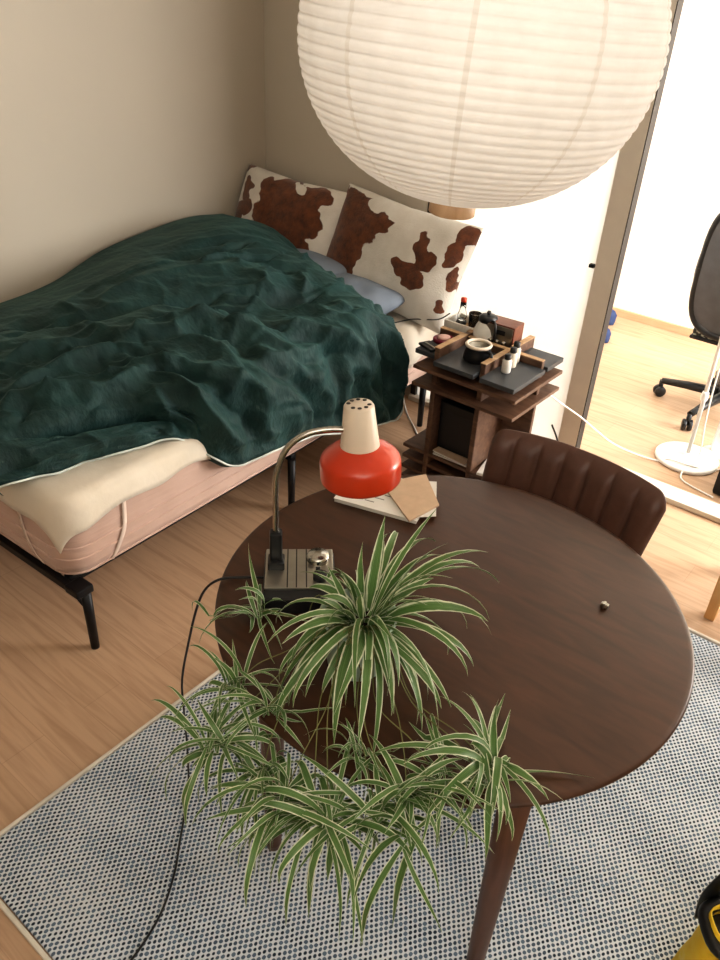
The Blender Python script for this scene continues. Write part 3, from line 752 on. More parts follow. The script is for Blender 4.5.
# ------------------------------------------------------------------ spider plant
rl = random.Random(5)
PX, PY = -.62, .835
OX, OY = TX-PX, TY-PY       # table centre seen from the pot
def leaf(bm, uvl, base, az, elev, length, width, droop, n=12, twist=0.):
    p = Vector(base); e = elev; vs = []
    ds = length/n; side = Vector((-math.sin(az), math.cos(az), 0))
    a2 = az
    for i in range(n+1):
        t = i/n
        w = width*(.45+.55*min(1, t/.25))*(1-max(0, (t-.45)/.55)**1.7)
        w = max(w, .0006)
        d = Vector((math.cos(a2)*math.cos(e), math.sin(a2)*math.cos(e), math.sin(e)))
        sd = Vector((-math.sin(a2), math.cos(a2), 0)); nrm = sd.cross(d) if False else d.cross(sd)
        roll_ = twist*t
        sd2 = sd*math.cos(roll_)+nrm*math.sin(roll_); nr2 = nrm*math.cos(roll_)-sd*math.sin(roll_)
        fold = .28*w
        vs.append((bm.verts.new(p-sd2*w/2-nr2*fold*-.6), bm.verts.new(p+nr2*fold*-.0), bm.verts.new(p+sd2*w/2-nr2*fold*-.6)))
        q = p + d * ds
        rq = math.hypot(q.x-OX, q.y-OY); rp = math.hypot(p.x-OX, p.y-OY)
        if rq < TR+.010 and -.05 < q.z < .007:
            if rp < TR+.010 and p.z > 0: q.z = .007; e = max(e, -.1)
            else:
                k = (TR+.0105)/max(.01, rq); q.x = OX+(q.x-OX)*k; q.y = OY+(q.y-OY)*k
        p = q
        e -= droop/n*(.5+1.2*t); a2 += twist*.04
        e = max(e, -1.52)
    for i in range(n):
        for k in range(2):
            f = bm.faces.new((vs[i][k], vs[i][k+1], vs[i+1][k+1], vs[i+1][k])); f.smooth = True
            us = (0 if k == 0 else .5, .5 if k == 0 else 1)
            for lp, uv in zip(f.loops, ((us[0], i/n), (us[1], i/n), (us[1], (i+1)/n), (us[0], (i+1)/n))): lp[uvl].uv = uv
plant = thing('spider_plant', 'variegated spider plant with many trailing plantlets in a pale green pot on the table', 'plant', (PX, PY, TZ+.0005))
bm = bmesh.new()
lathe(bm, [(0, 0), (.046, 0), (.052, .004), (.062, .06), (.068, .112), (.070, .118), (.066, .119), (.063, .112), (.060, .100), (0, .100)], n=48)
obj('flower_pot', bm, 'pot', plant)
bm = bmesh.new(); lathe(bm, [(.0605, .101), (.03, .106), (0, .108)], n=24); obj('soil', bm, 'soil', plant)
bm = bmesh.new(); uvl = bm.loops.layers.uv.new('UVMap')
NL = 86
for k in range(NL):
    az = 2.39996*k+rl.uniform(-.2, .2)
    if k > NL*.6 and k % 2: az = R_(-68+rl.uniform(-62, 62))
    rr = rl.uniform(.005, .035); tier = k/NL
    front = .5+.5*math.cos(az-R_(-62))            # side facing the table front
    if tier < .22: elev, L, dr = R_(rl.uniform(55, 84)), rl.uniform(.13, .19), R_(rl.uniform(10, 85))
    elif tier < .6: elev, L, dr = R_(rl.uniform(28, 58)), rl.uniform(.17, .25), R_(rl.uniform(75, 140))
    else: elev, L, dr = R_(rl.uniform(5, 35)), rl.uniform(.16, .24)+.03*front, R_(rl.uniform(80, 125))
    if math.cos(az-R_(185)) > .5 and tier > .1: L *= .58
    if math.cos(az-R_(37)) > .6: L *= 1.1
    L *= rl.choice((.72, .9, 1, 1, 1.12))
    leaf(bm, uvl, (.010+rr*math.cos(az), .006+rr*math.sin(az), .104+.01*(1-tier)), az, elev, L, rl.uniform(.011, .021), dr, twist=rl.uniform(-1.3, 1.3))
obj('foliage', bm, 'leaf', plant, recalc=False)
# plantlets: world position, leaf count, length, width, drooping bias
PL = [((-.835, .795, .745), 17, .125, .0115, 0), ((-.722, .632, .755), 18, .125, .011, .3), ((-.690, .545, .705), 20, .130, .0125, .6),
      ((-.640, .640, .758), 18, .120, .010, .2), ((-.535, .552, .705), 26, .155, .0135, .7), ((-.462, .580, .700), 28, .165, .014, .8),
      ((-.482, .668, .752), 14, .095, .009, .1), ((-.405, .625, .715), 22, .145, .013, .7), ((-.350, .700, .770), 20, .12, .011, .4),
      ((-.305, .775, .762), 26, .150, .016, .0), ((-.345, .628, .715), 11, .180, .015, 1.4), ((-.60, .575, .70), 18, .13, .012, .8), ((-.29, .735, .775), 12, .13, .015, .3),
      ((-.50, .590, .66), 16, .16, .013, 1.1), ((-.67, .56, .72), 14, .14, .012, .7), ((-.375, .655, .755), 18, .14, .014, .5)]
for i, (p, n, L, w, dn_) in enumerate(PL):
    p = Vector(p)-Vector((PX, PY, TZ)); bm = bmesh.new(); uvl = bm.loops.layers.uv.new('UVMap')
    n = int(n*1.25); w *= .84
    lean = rl.uniform(0, 6.28); ln_ = rl.uniform(.25, .6)
    for k in range(n):
        az = 2.39996*k+rl.uniform(-.7, .7)
        az -= ln_*math.sin(az-lean)                   # leaves bunch towards the leaning side
        el = R_(rl.uniform(8, 88)-36*dn_)+.25*math.cos(az-lean)
        lf = rl.choice((.45, .65, .8, .95, 1.1, 1.3))
        leaf(bm, uvl, p+Vector((rl.uniform(-.014, .014), rl.uniform(-.014, .014), rl.uniform(-.02, .012))), az, el, L*lf, w*rl.uniform(.55, 1.1), R_(rl.uniform(55, 195)), n=11, twist=rl.uniform(-1.6, 1.6))
    obj('plantlet', bm, 'leaf', plant, recalc=False)
    # runner from the crown, over the pot rim, low across the table to the plantlet
    a = math.atan2(p.y, p.x)+rl.uniform(-.25, .25)
    sd = Vector((-math.sin(a), math.cos(a), 0))*rl.uniform(-.04, .04)
    st = Vector((.02*math.cos(a), .02*math.sin(a), .105)); q0 = Vector((.075*math.cos(a), .075*math.sin(a), .140))
    q1 = Vector((p.x*.5, p.y*.5, .065))+sd; q2 = Vector((p.x*.82, p.y*.82, max(.018, p.z+.03)))+sd*.5
    bm = bmesh.new(); tube(bm, smooth_path([st, q0, q1, q2, p], 7), .0010, 6); obj('runner', bm, 'runner', plant)

# ------------------------------------------------------------------ dining chair
ch = thing('dining_chair', 'brown leather dining chair with vertical channel tufting tucked behind the table', 'chair', (-.60, 1.45, 0))
bm = bmesh.new(); NU, NV = 84, 18; G = {}
CW, CH = .245, .30
for sd in (0, 1):
    for i in range(NU+1):
        for j in range(NV+1):
            u, v = -1+2*i/NU, j/NV
            cor = .14
            hw = CW*(1-.13*(1-v))                       # narrower at the bottom
            vv = v
            # rounded top corners
            ed = max(0, abs(u)-(1-cor))/cor
            top = .52+(CH-.0)*v-(.040*(1-math.sqrt(max(0, 1-ed*ed))))*v
            x = u*hw*(1-.09*v if u < 0 else 1)
            curve = -.055*(abs(u)**2.2)                 # wraps towards the sitter (-y)
            back = .045*v+.02*v*v
            ph = ((u+1)/2*7) % 1.0
            ch_b = .014*(1-abs(2*ph-1)**3.5)*(1 if .03 < v < .93 else .4)
            edge = max(0, 1-((abs(u))**14))*max(0, 1-(max(0, v-.5)*2)**16)
            th = .030*math.sqrt(edge)+.004
            y = .185+curve+back+(-(th/2+ch_b*edge) if sd == 0 else th/2)
            G[(sd, i, j)] = bm.verts.new((x, y, top))
for sd in (0, 1):
    for i in range(NU):
        for j in range(NV):
            bm.faces.new([G[(sd, i, j)], G[(sd, i+1, j)], G[(sd, i+1, j+1)], G[(sd, i, j+1)]]).smooth = True
for i in range(NU):
    for j in (0, NV): bm.faces.new([G[(0, i, j)], G[(0, i+1, j)], G[(1, i+1, j)], G[(1, i, j)]]).smooth = True
for j in range(NV):
    for i in (0, NU): bm.faces.new([G[(0, i, j)], G[(0, i, j+1)], G[(1, i, j+1)], G[(1, i, j)]]).smooth = True
obj('backrest', bm, 'leather', ch)
bm = bmesh.new(); bx(bm, -.22, .22, -.23, .20, .43, .50, bev=.028, seg=4); obj('seat', bm, 'leather', ch, smooth=True)
for x in (-1, 1):
    bm = bmesh.new(); tube(bm, [(x*.15, .19, .47), (x*.15, .205, .56), (x*.15, .225, .64)], .012, 10); obj('back_support', bm, 'black_metal', ch)
    for y in (-1, 1):
        bm = bmesh.new(); tube(bm, [(x*.16, y*.15, .435), (x*.205, y*.20, 0.011 if RX0 < -.6+x*.205 < RX1 and RY0 < 1.45+y*.2 < RY1 else 0)], [.014, .010], 12)
        obj('leg', bm, 'black_metal', ch)

# ------------------------------------------------------------------ slotted shelf unit
SX0, SX1, SY0, SY1 = -1.60, -1.085, 2.295, 2.66
sh = thing('shelf_unit', 'slotted walnut shelf unit with black top boards beside the bed', 'shelf', (-1.35, 2.48, 0))
ox, oy = -1.35, 2.48
def shp(name, x0, x1, y0, y1, z0, z1, m, bev=.002): return obj(name, B(x0-ox, x1-ox, y0-oy, y1-oy, z0, z1, bev=bev), m, sh)
for x in (-1.462, -1.262):
    p = shp('side_panel', x, x+.022, 2.335, 2.70, 0, .635, 'shelf', .004)
shp('cross_panel', SX0+.03, SX1-.03, 2.53, 2.55, 0, .625, 'shelf', .004)
def board(z, x0=SX0, x1=SX1, y0=SY0, y1=SY1, th=.014, m='shelf', nm='shelf_board'): shp(nm, x0, x1, y0, y1, z, z+th, m)
for z in (.02, .07, .12, .17): board(z, -1.565, SX1-.02, SY0+.04, SY1)
board(.475, -1.525); board(.545, -1.525)
for (x0, x1, y0, y1) in ((-1.555, -1.464, 2.345, 2.528), (-1.438, -1.264, SY0, 2.528), (-1.238, SX1-.012, SY0, 2.528), (-1.56, -1.464, 2.552, SY1), (-1.438, -1.264, 2.552, SY1), (-1.238, SX1-.045+.03, 2.552, SY1+.02)):
    shp('top_board', x0, x1, y0, y1, .582, .600, 'black_board')
for x in (-1.462, -1.262):
    shp('panel_edge', x-.001, x+.023, 2.334, 2.527, .6345, .6375, 'shelf_edge', .001)
    shp('panel_edge', x-.001, x+.023, 2.553, 2.70, .6345, .6375, 'shelf_edge', .001)
shp('panel_edge', SX0+.03, SX1-.03, 2.529, 2.551, .6245, .6275, 'shelf_edge', .001)
ZT = .6005
def pos(o, x, y, z, rz=0): o.location = (x, y, z); o.rotation_euler = (0, 0, rz); return o
# radio
rd = thing('radio', 'small wooden table radio with silver front on the shelf unit', 'radio', (-1.335, 2.615, ZT), R_(4))
bm = bmesh.new(); bx(bm, -.062, .062, -.042, .042, 0, .095, bev=.003); obj('wood_case', bm, 'radio_wood', rd)
bm = bmesh.new(); bx(bm, -.056, .056, -.045, -.040, .006, .089, bev=.001); obj('front_plate', bm, 'brushed', rd)
bm = bmesh.new(); bx(bm, -.014, .026, -.047, -.044, .056, .074, bev=.001); obj('display', bm, 'black_plastic', rd)
for k in range(3):
    bm = bmesh.new(); lathe(bm, [(.009, 0), (.008, .010), (0, .010)], n=16); o = obj('tuning_knob', bm, 'chrome', rd); o.location = (-.03+k*.028, -.045, .028); o.rotation_euler = (R_(90), 0, 0)
# carafe
cf = thing('coffee_carafe', 'white glass coffee carafe with black lid and handle on the shelf unit', 'carafe', (-1.400, 2.598, ZT), R_(-35))
bm = bmesh.new(); lathe(bm, [(0, .002), (.040, .002), (.050, .012), (.052, .035), (.044, .062), (.033, .082), (.032, .090), (0, .090)], n=36); obj('carafe_body', bm, 'white_plastic', cf)
bm = bmesh.new(); lathe(bm, [(.034, .082), (.036, .084), (.036, .100), (.030, .106), (.012, .110), (.0, .110)], n=32); obj('lid', bm, 'black_plastic', cf)
bm = bmesh.new(); lathe(bm, [(.006, .108), (.009, .118), (.006, .124), (0, .125)], n=16); obj('lid_knob', bm, 'black_plastic', cf)
bm = bmesh.new(); tube(bm, smooth_path([(.034, 0, .095), (.060, 0, .098), (.074, 0, .070), (.068, 0, .035), (.054, 0, .022)], 6), .0055, 10); obj('handle', bm, 'black_plastic', cf)
bm = bmesh.new(); tube(bm, smooth_path([(-.034, 0, .095), (-.050, 0, .092), (-.058, 0, .070), (-.053, 0, .045)], 6), .004, 8); obj('spout_trim', bm, 'black_plastic', cf)
# coffee dripper / grinder pot
dp = thing('coffee_pot', 'black coffee pot with cream rim in front of the white carafe', 'pot', (-1.330, 2.425, ZT))
bm = bmesh.new(); lathe(bm, [(0, 0), (.050, 0), (.054, .006), (.050, .03), (.046, .05), (.048, .055), (.044, .056), (.041, .045), (0, .04)], n=40); obj('pot_body', bm, 'black_plastic', dp)
bm = bmesh.new(); lathe(bm, [(.040, .055), (.049, .054), (.051, .060), (.047, .065), (.040, .064), (.038, .058), (.040, .055)], n=40); tag(obj('rim', bm, 'cream_plastic', dp), 'cream rim')
bm = bmesh.new(); lathe(bm, [(.038, .055), (.020, .042), (0, .041)], n=32); obj('inner_filter', bm, 'brushed', dp)
bm = bmesh.new(); tube(bm, smooth_path([(.045, -.015, .048), (.068, -.022, .046), (.072, -.024, .020), (.066, -.022, .004)], 5), .006, 8); obj('handle', bm, 'black_plastic', dp)
# bottles
for i, (x, y, h, lb) in enumerate(((-1.195, 2.405, .066, 'small pale bottle with black cap at the front of the shelf unit'), (-1.205, 2.462, .072, 'small pale bottle with black cap, middle of three on the shelf unit'), (-1.218, 2.509, .076, 'small pale bottle with black cap nearest the wooden radio'))):
    b = thing('bottle', lb, 'bottle', (x, y, ZT), 0, 'small bottles on the shelf unit')
    bm = bmesh.new(); lathe(bm, [(0, 0), (.016, 0), (.0175, .003), (.0175, h*.68), (.012, h*.78), (.010, h*.8), (0, h*.8)], n=24); obj('bottle_body', bm, 'white_label' if i == 0 else 'protector', b)
    bm = bmesh.new(); lathe(bm, [(.0125, h*.78), (.0125, h), (.010, h+.003), (0, h+.003)], n=20); obj('cap', bm, 'black_plastic', b)
# maroon dish with pink pad, black phone, tray with glass lamp etc.
mr = thing('round_dish', 'maroon round dish with pink pad at the left of the shelf unit', 'dish', (-1.512, 2.475, ZT))
bm = bmesh.new(); lathe(bm, [(0, 0), (.040, 0), (.044, .005), (.044, .013), (.039, .016), (.035, .012), (0, .012)], n=32); obj('dish_body', bm, 'maroon', mr)
bm = bmesh.new(); lathe(bm, [(.024, .012), (.025, .019), (.018, .022), (0, .022)], (-.004, .004, 0), 24); obj('powder_pad', bm, 'pink', mr)
ph = thing('flat_case', 'flat black case with silver strip at the bed side corner of the shelf unit', 'case', (-1.515, 2.385, ZT), R_(70))
bm = bmesh.new(); bx(bm, -.024, .030, -.036, .046, 0, .010, bev=.004); obj('case_body', bm, 'black_plastic', ph)
bm = bmesh.new(); bx(bm, -.004, .004, -.03, .03, .010, .0125, bev=.001); obj('silver_strip', bm, 'brushed', ph)
tr = thing('wooden_tray', 'low wooden tray at the back of the shelf unit by the pillow', 'tray', (-1.50, 2.635, ZT+.001))
bm = bmesh.new(); bx(bm, -.085, .085, -.055, .055, 0, .012, bev=.002); obj('tray_base', bm, 'shelf_edge', tr)
for y in (-.053, .053):
    bm = bmesh.new(); bx(bm, -.085, .085, y-.004, y+.004, .010, .042, bev=.002); obj('tray_side', bm, 'white_label', tr)
for x in (-.083, .083):
    bm = bmesh.new(); bx(bm, x-.004, x+.004, -.05, .05, .010, .042, bev=.002); obj('tray_side', bm, 'white_label', tr)
gl = thing('glass_bottle', 'small clear glass bottle with black base in the wooden tray', 'bottle', (-1.545, 2.645, ZT+.0135))
bm = bmesh.new(); lathe(bm, [(0, 0), (.020, 0), (.022, .01), (.018, .022), (0, .022)], n=24); obj('black_base', bm, 'black_plastic', gl)
bm = bmesh.new(); lathe(bm, [(0, .023), (.018, .023), (.021, .04), (.013, .065), (.012, .095), (.010, .096), (.010, .066), (.017, .041), (.015, .027), (0, .027)], n=28); obj('glass_body', bm, 'glass', gl)
bm = bmesh.new(); lathe(bm, [(.011, .0965), (.013, .1), (.012, .112), (0, .115)], n=20); obj('stopper', bm, 'red_enamel', gl)
jr = thing('glass_tumbler', 'clear glass tumbler with pinkish tint in the wooden tray', 'glass', (-1.485, 2.645, ZT+.0135))
bm = bmesh.new(); lathe(bm, [(0, 0), (.022, 0), (.026, .065), (.024, .065), (.020, .004), (0, .004)], n=28); obj('tumbler_wall', bm, 'glass', jr)
bm = bmesh.new(); lathe(bm, [(0, .005), (.0195, .005), (.0215, .03), (0, .03)], n=24); obj('pink_wax', bm, 'pink', jr)
cmr = thing('small_canister', 'small black canister with pale top behind the white carafe', 'canister', (-1.435, 2.655, ZT+.0135), R_(-8))
bm = bmesh.new(); bx(bm, -.022, .022, -.012, .012, 0, .046, bev=.003); obj('canister_body', bm, 'black_plastic', cmr)
bm = bmesh.new(); bx(bm, -.022, .022, -.011, .011, .046, .056, bev=.002); obj('canister_top', bm, 'brushed', cmr)
# lower shelf contents
bxk = thing('storage_box', 'large black box standing in the middle opening of the shelf unit', 'box', (-1.35, 2.45, .20))
bm = bmesh.new(); bx(bm, -.085, .085, -.065, .065, 0, .20, bev=.004); obj('box_body', bm, 'black_plastic', bxk)
bm = bmesh.new(); bx(bm, -.087, .087, -.067, .067, .165, .203, bev=.003); obj('box_lid', bm, 'black_plastic', bxk)
for k, (dx, rz, lb, m_) in enumerate(((0, 3, 'pale magazine lying lowest under the black box in the shelf unit', 'paper_white'), (.004, -4, 'pale magazine lying directly under the black box in the shelf unit', 'kraft'))):
    mg = thing('magazine', lb, 'magazine', (-1.35+dx, 2.44, .1845+k*.0075), R_(rz), 'magazines under the black box')
    bm = bmesh.new(); bx(bm, -.078, .078, -.095, .075, 0, .007, bev=.001); obj('cover', bm, m_, mg)
    bm = bmesh.new(); bx(bm, -.076, .079, -.0965, .073, .0015, .0055); obj('page_block', bm, 'paper_white', mg)
ns = thing('notebook', 'white notebook on the shelf board behind the front right panel', 'notebook', (-1.175, 2.40, .1845), R_(12))
bm = bmesh.new(); bx(bm, -.05, .05, -.06, .06, 0, .012, bev=.002); obj('cover', bm, 'white_label', ns)
bm = bmesh.new(); bx(bm, -.048, .051, -.061, .061, .002, .010); obj('page_block', bm, 'paper_white', ns)
# power strip with plugs by the wall
pw = thing('power_outlet', 'white plug outlet with cables on wall behind the shelf unit', 'outlet', (-2.02, YB-.001, .13))
bm = bmesh.new(); bx(bm, -.035, .035, -.012, 0, -.06, .06, bev=.004); obj('face_plate', bm, 'white_plastic', pw)
for z in (-.028, .028):
    bm = bmesh.new(); lathe(bm, [(.018, 0), (.016, .03), (0, .032)], n=18); o = obj('plug', bm, 'white_plastic', pw); o.location = (0, -.012, z); o.rotation_euler = (R_(90), 0, 0)
def cable(name, pts, r, m, label, n=8, cat='cable'):
    bm = bmesh.new(); tube(bm, smooth_path(pts, n), r, 8); return tag(obj(name, bm, m), label, cat)
cable('power_cable', [(-2.02, 2.94, .15), (-1.98, 2.90, .08), (-1.90, 2.84, .006), (-1.78, 2.74, .005), (-1.70, 2.66, .005), (-1.66, 2.56, .02)], .004, 'white_plastic', 'white cable running from wall outlet to the floor beside the bed')
cable('charging_cable', [(-1.92, 2.52, .545), (-1.87, 2.56, .542), (-1.80, 2.655, .56), (-1.74, 2.68, .57), (-1.66, 2.66, .60), (-1.60, 2.64, .647)], .0028, 'black_plastic', 'thin dark charging cable lying on the white sheet by the pillow')
cable('black_cable', [(-1.10, 2.70, .30), (-1.07, 2.74, .20), (-1.03, 2.73, .08), (-.98, 2.66, .006), (-.90, 2.56, .005)], .004, 'black_plastic', 'black cable dropping to the floor behind the shelf unit')
cable('white_cable', [(-1.13, 2.60, .480), (-1.116, 2.616, .470), (-1.098, 2.747, .38), (-1.070, 2.921, .26), (-1.038, 3.062, .15), (-.979, 3.152, .07), (-.894, 3.227, .02), (-.800, 3.267, .006), (-.76, 3.275, .028), (-.669, 3.287, .028), (-.60, 3.34, .010), (-.545, 3.42, .006)], .0035, 'white_plastic', 'white cable stretching from the shelf unit past the door post to floor lamp')

# ------------------------------------------------------------------ next room
fl = thing('floor_lamp', 'white floor lamp with round flat base in the next room', 'floor lamp', (-.712, 3.375, 0))
bm = bmesh.new(); lathe(bm, [(0, 0), (.132, 0), (.138, .004), (.138, .016), (.132, .021), (.02, .024), (.014, .04), (0, .04)], n=64); obj('lamp_base', bm, 'white_paint', fl)
bm = bmesh.new(); tube(bm, [(0, .0, .03), (-.03, .02, 1.35)], .0095, 14); obj('pole', bm, 'white_paint', fl)
bm = bmesh.new(); lathe(bm, [(.014, 0), (.0155, .01), (.0155, .03), (.014, .04), (.009, .042), (.009, -.002), (.014, 0)], n=18); o = obj('pole_joint', bm, 'white_paint', fl); o.location = (-.0075, .005, .30)
bm = bmesh.new(); tube(bm, smooth_path([(.018, .01, 1.2), (.022, .01, .8), (.014, .012, .45), (.028, .012, .2), (.05, -.01, .06), (.04, -.10, .022), (.03, -.142, .012), (.06, -.20, .006), (.20, -.24, .006)], 8), .0035, 8); obj('lamp_flex', bm, 'white_plastic', fl)
bm = bmesh.new(); lathe(bm, [(.05, 1.46), (.11, 1.32), (.108, 1.32), (.048, 1.458), (.05, 1.46)], (-.03, .02, 0), 32); obj('shade', bm, 'white_paint', fl)
oc = thing('office_chair', 'black mesh office chair on casters in the next room', 'office chair', (-.75, 3.97, 0), R_(90))
for k in range(5):
    a = R_(185.5-90+72*k)
    x, y = .315*math.cos(a), .315*math.sin(a)
    bm = bmesh.new(); tube(bm, [(0.03*math.cos(a), .03*math.sin(a), .105), (x*.6, y*.6, .098), (x, y, .085)], [.026, .021, .016], 10)
    st = obj('base_arm', bm, 'black_plastic', oc)
    for s in (-1, 1):
        bm = bmesh.new(); lathe(bm, [(0, -.010), (.024, -.010), (.028, -.006), (.028, .006), (.024, .010), (0, .010)], n=24)
        bmesh.ops.rotate(bm, verts=bm.verts, matrix=Matrix.Rotation(R_(90), 3, 'X')); bmesh.ops.rotate(bm, verts=bm.verts, matrix=Matrix.Rotation(a+.6, 3, 'Z'))
        bmesh.ops.translate(bm, verts=bm.verts, vec=(x-math.sin(a+.6)*.014*s, y+math.cos(a+.6)*.014*s, .028))
        obj('caster_wheel', bm, 'black_plastic', st)
    bm = bmesh.new(); tube(bm, [(x, y, .03), (x, y, .088)], .012, 10); obj('caster_stem', bm, 'black_plastic', st)
bm = bmesh.new(); lathe(bm, [(0, .085), (.04, .085), (.045, .10), (.04, .135), (.028, .14), (.028, .26), (.018, .262), (.018, .40), (0, .40)], n=28); obj('gas_column', bm, 'black_plastic', oc)
bm = bmesh.new(); bx(bm, -.10, .12, -.08, .08, .385, .42, bev=.012); obj('tilt_mechanism', bm, 'black_plastic', oc)
bm = bmesh.new(); bx(bm, -.21, .25, -.195, .195, .42, .475, bev=.025, seg=4); obj('seat', bm, 'mottle', oc, smooth=True)
bm = bmesh.new(); bx(bm, -.215, .255, -.20, .20, .410, .428, bev=.008); obj('seat_shell', bm, 'black_plastic', oc)
# mesh backrest: curved frame with mesh web
bm = bmesh.new(); fr = []
for k in range(41):
    a = 2*math.pi*k/40; u = math.copysign(abs(math.cos(a))**.5, math.cos(a)); v = math.copysign(abs(math.sin(a))**.5, math.sin(a))
    z = .76+v*.30; y = u*.235*(1-.12*(v+1)/2); x = -.255-.10*(v+1)/2+.06*u*u-.035*math.sin((v+1)*1.4)
    fr.append((x, y, z))
tube(bm, fr, .016, 10, caps=False); obj('backrest_frame', bm, 'black_plastic', oc)
bm = bmesh.new(); G = []
for i in range(17):
    rw = []
    for j in range(17):
        u, v = -1+i/8, -1+j/8; u *= math.sqrt(1-.42*v*v); v2 = v*math.sqrt(1-.30*(-1+i/8)**2)
        rw.append(bm.verts.new((-.255-.10*(v2+1)/2+.06*u*u-.035*math.sin((v2+1)*1.4), u*.232*(1-.12*(v2+1)/2)*1.1, .76+v2*.295)))
    G.append(rw)
for i in range(16):
    for j in range(16): bm.faces.new((G[i][j], G[i+1][j], G[i+1][j+1], G[i][j+1])).smooth = True
obj('backrest_mesh', bm, 'grey_mesh', oc)
bm = bmesh.new(); tube(bm, smooth_path([(-.08, 0, .40), (-.24, 0, .41), (-.335, 0, .50), (-.375, 0, .70), (-.40, 0, .9)], 6), [.026]*25, 10); obj('back_spine', bm, 'black_plastic', oc)
# blue bundles behind the door post
for (x, y, s, lb) in ((-1.60, 4.42, .75, 'blue fabric bundle on next room floor behind door post, nearer one'), (-1.70, 4.72, .8, 'blue fabric bundle on next room floor by the far wall')):
    bm = bmesh.new(); lathe(bm, [(0, 0), (.05, 0), (.062, .02), (.058, .07), (.04, .10), (.015, .12), (0, .12)], n=24)
    for v in bm.verts: v.co *= s; v.co += v.co.normalized()*.012*noise.noise(v.co*22)
    o = obj('fabric_bundle', bm, 'blue'); o.location = (x, y, 0); tag(o, lb, 'bundle', 'blue bundles in the next room')
# thick white pole of a stand beside the floor lamp
st_ = thing('pole_stand', 'thick white pole of a stand beside the thin floor lamp at the photo edge', 'stand', (-.635, 3.53, 0))
bm = bmesh.new(); tube(bm, [(0, 0, .012), (.02, 0, 1.55)], [.024, .022], 20); obj('pole', bm, 'white_paint', st_)
bm = bmesh.new(); lathe(bm, [(0, 0), (.055, 0), (.058, .004), (.055, .012), (.027, .018), (0, .018)], n=36); obj('pole_base', bm, 'white_paint', st_)
for k in range(4):
    bm = bmesh.new(); a = R_(90*k+20); tube(bm, smooth_path([(.02, 0, 1.50), (.02+.06*math.cos(a), .06*math.sin(a), 1.52), (.02+.10*math.cos(a), .10*math.sin(a), 1.58)], 5), .007, 8); obj('hook', bm, 'white_paint', st_)
cb = thing('floor_box', 'black box standing on next room floor beside the lamp base', 'box', (-.43, 3.27, 0), R_(-6))
bm = bmesh.new(); bx(bm, -.09, .10, -.10, .16, .0, .18, bev=.006); obj('case_body', bm, 'black_plastic', cb)
bm = bmesh.new(); bx(bm, -.09, .09, -.104, -.099, .012, .168, bev=.002); obj('front_panel', bm, 'black_metal', cb)

# pine stool by the door
stl = thing('pine_stool', 'light pine stool standing on the floor at the right edge behind the rug', 'stool', (-.10, 2.53, 0))
for x in (-1, 1):
    for y in (-1, 1):
        bm = bmesh.new(); X, Y2 = x*.17, y*.15
        bx(bm, X-.017, X+.017, Y2-.021, Y2+.021, .0, .42, bev=.003); obj('leg', bm, 'pine', stl)
    bm = bmesh.new(); bx(bm, x*.17-.012, x*.17+.012, -.13, .13, .16, .19, bev=.003); obj('stretcher', bm, 'pine', stl)
bm = bmesh.new(); bx(bm, -.20, .20, -.18, .18, .42, .45, bev=.008); obj('seat', bm, 'pine', stl)

# yellow tote bag with black straps at the lower right
tb = thing('tote_bag', 'yellow printed tote bag with black straps on the rug at the lower right corner', 'bag', (.205, 1.165, .0105), R_(37))
bm = bmesh.new(); n = 40; rings = []
for j in range(15):
    z = .34*j/14; rr = []
    for k in range(n):
        a = 2*math.pi*k/n; c_, s_ = math.cos(a), math.sin(a)
        f = 1-.12*(j/14)+.02*noise.noise(Vector((c_*2, s_*2, j*.4)))
        X = .19*math.copysign(abs(c_)**.5, c_)*f; Y2 = (.085-.03*(j/14))*math.copysign(abs(s_)**.6, s_)*f
        rr.append(bm.verts.new((X, Y2, z)))
    rings.append(rr)
for a, b in zip(rings, rings[1:]):
    for k in range(n): bm.faces.new((a[k], a[(k+1) % n], b[(k+1) % n], b[k])).smooth = True
bm.faces.new(rings[0][::-1])
lb = bmesh.new(); lb.faces.new([lb.verts.new((v.co.x*.97, v.co.y*.97, .30)) for v in rings[13]]); lo_ = obj('lining', lb, 'black_plastic', tb)
o = obj('bag_body', bm, 'yellow', tb); s = o.modifiers.new('s', 'SOLIDIFY'); s.thickness = .003
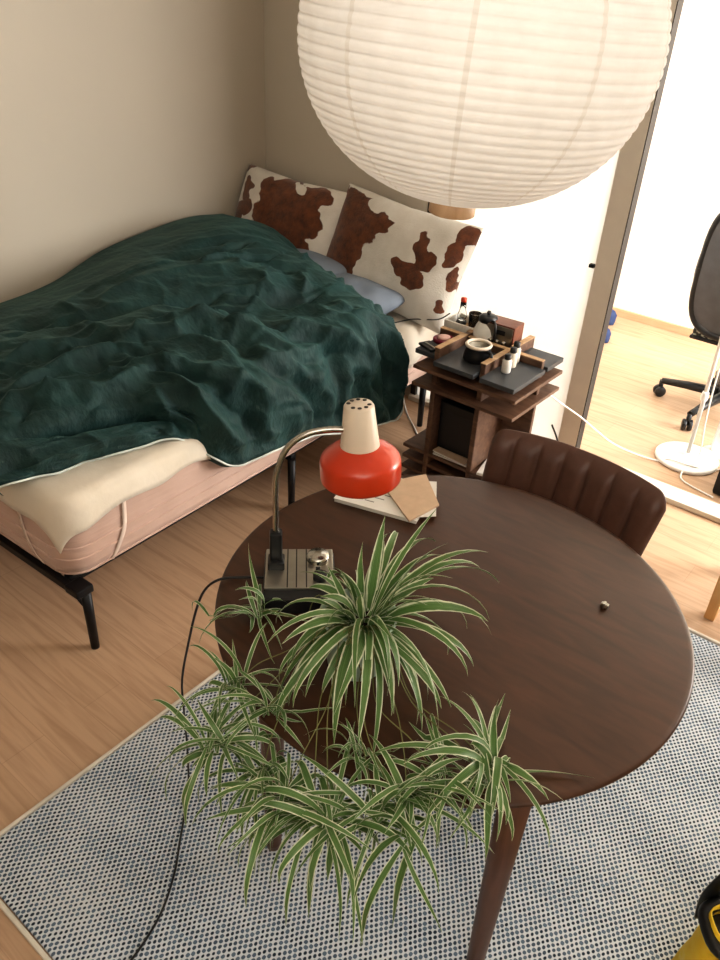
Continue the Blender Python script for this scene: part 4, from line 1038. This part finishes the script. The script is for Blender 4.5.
for y in (-.058, .058):
    bm = bmesh.new(); P = smooth_path([(-.14, y, .25), (-.145, y*1.05, .34), (-.11, y*.9, .45), (0, y*.7, .50), (.07, y*.9, .45), (.10, y*1.05, .34), (.10, y, .25)], 6)
    vs = [(bm.verts.new(p+Vector((0, 0, 0))-Vector((.018, 0, 0))), bm.verts.new(p+Vector((.018, 0, .004)))) for p in P]
    for a, b in zip(vs, vs[1:]): bm.faces.new((a[0], a[1], b[1], b[0])).smooth = True
    o = obj('strap', bm, 'black_plastic', tb); s = o.modifiers.new('s', 'SOLIDIFY'); s.thickness = .004
bm = bmesh.new(); tube(bm, [(.19*.9*math.copysign(abs(math.cos(a))**.5, math.cos(a)), .060*math.copysign(abs(math.sin(a))**.6, math.sin(a)), .318) for a in [2*math.pi*k/40 for k in range(41)]], .013, 8, caps=False); obj('top_band', bm, 'black_plastic', tb)

# ------------------------------------------------------------------ lights
def area(name, loc, target, sx, sy, power, col):
    l = bpy.data.lights.new(name, 'AREA'); l.shape = 'RECTANGLE'; l.size = sx; l.size_y = sy; l.energy = power; l.color = col
    o = bpy.data.objects.new(name, l); C.objects.link(o); o.location = loc
    o.rotation_euler = (Vector(target)-Vector(loc)).to_track_quat('-Z', 'Y').to_euler(); return o
area('next_room_window', (1.75, 4.0, 1.5), (-1.6, 3.0, .75), 1.6, 1.5, 185, (1, .98, .95))
area('next_room_fill', (-.6, 3.35, 2.38), (-.6, 4.9, 1.3), 2.6, .5, 60, (1, .99, .98))  # added lamp under the ceiling that whitens the far wall
area('room_fill', (.9, -.9, 2.1), (-2.2, 2.6, 1.0), 2.2, 1.4, 13, (1, .97, .93))  # unseen fill lamp added on the camera side
area('ceiling_bounce', (.6, -.4, 2.0), (.3, .1, 3.4), 1.6, 1.0, 36, (1, .97, .93))  # added uplight out of view, soft fill off the ceiling
pl = bpy.data.lights.new('lantern_fill', 'POINT'); pl.energy = 0.42; pl.color = (1, .98, .95); pl.shadow_soft_size = .06  # lantern is unlit; point light added inside to brighten the paper
plo = bpy.data.objects.new('lantern_fill', pl); C.objects.link(plo); plo.location = LC
w = bpy.data.worlds.new('world'); bpy.context.scene.world = w; w.use_nodes = True
w.node_tree.nodes['Background'].inputs[0].default_value = (.9, .95, 1, 1); w.node_tree.nodes['Background'].inputs[1].default_value = .6
vs = bpy.context.scene.view_settings
vs.view_transform = 'Standard'; vs.look = 'Medium High Contrast'; vs.exposure = 0; vs.gamma = 1
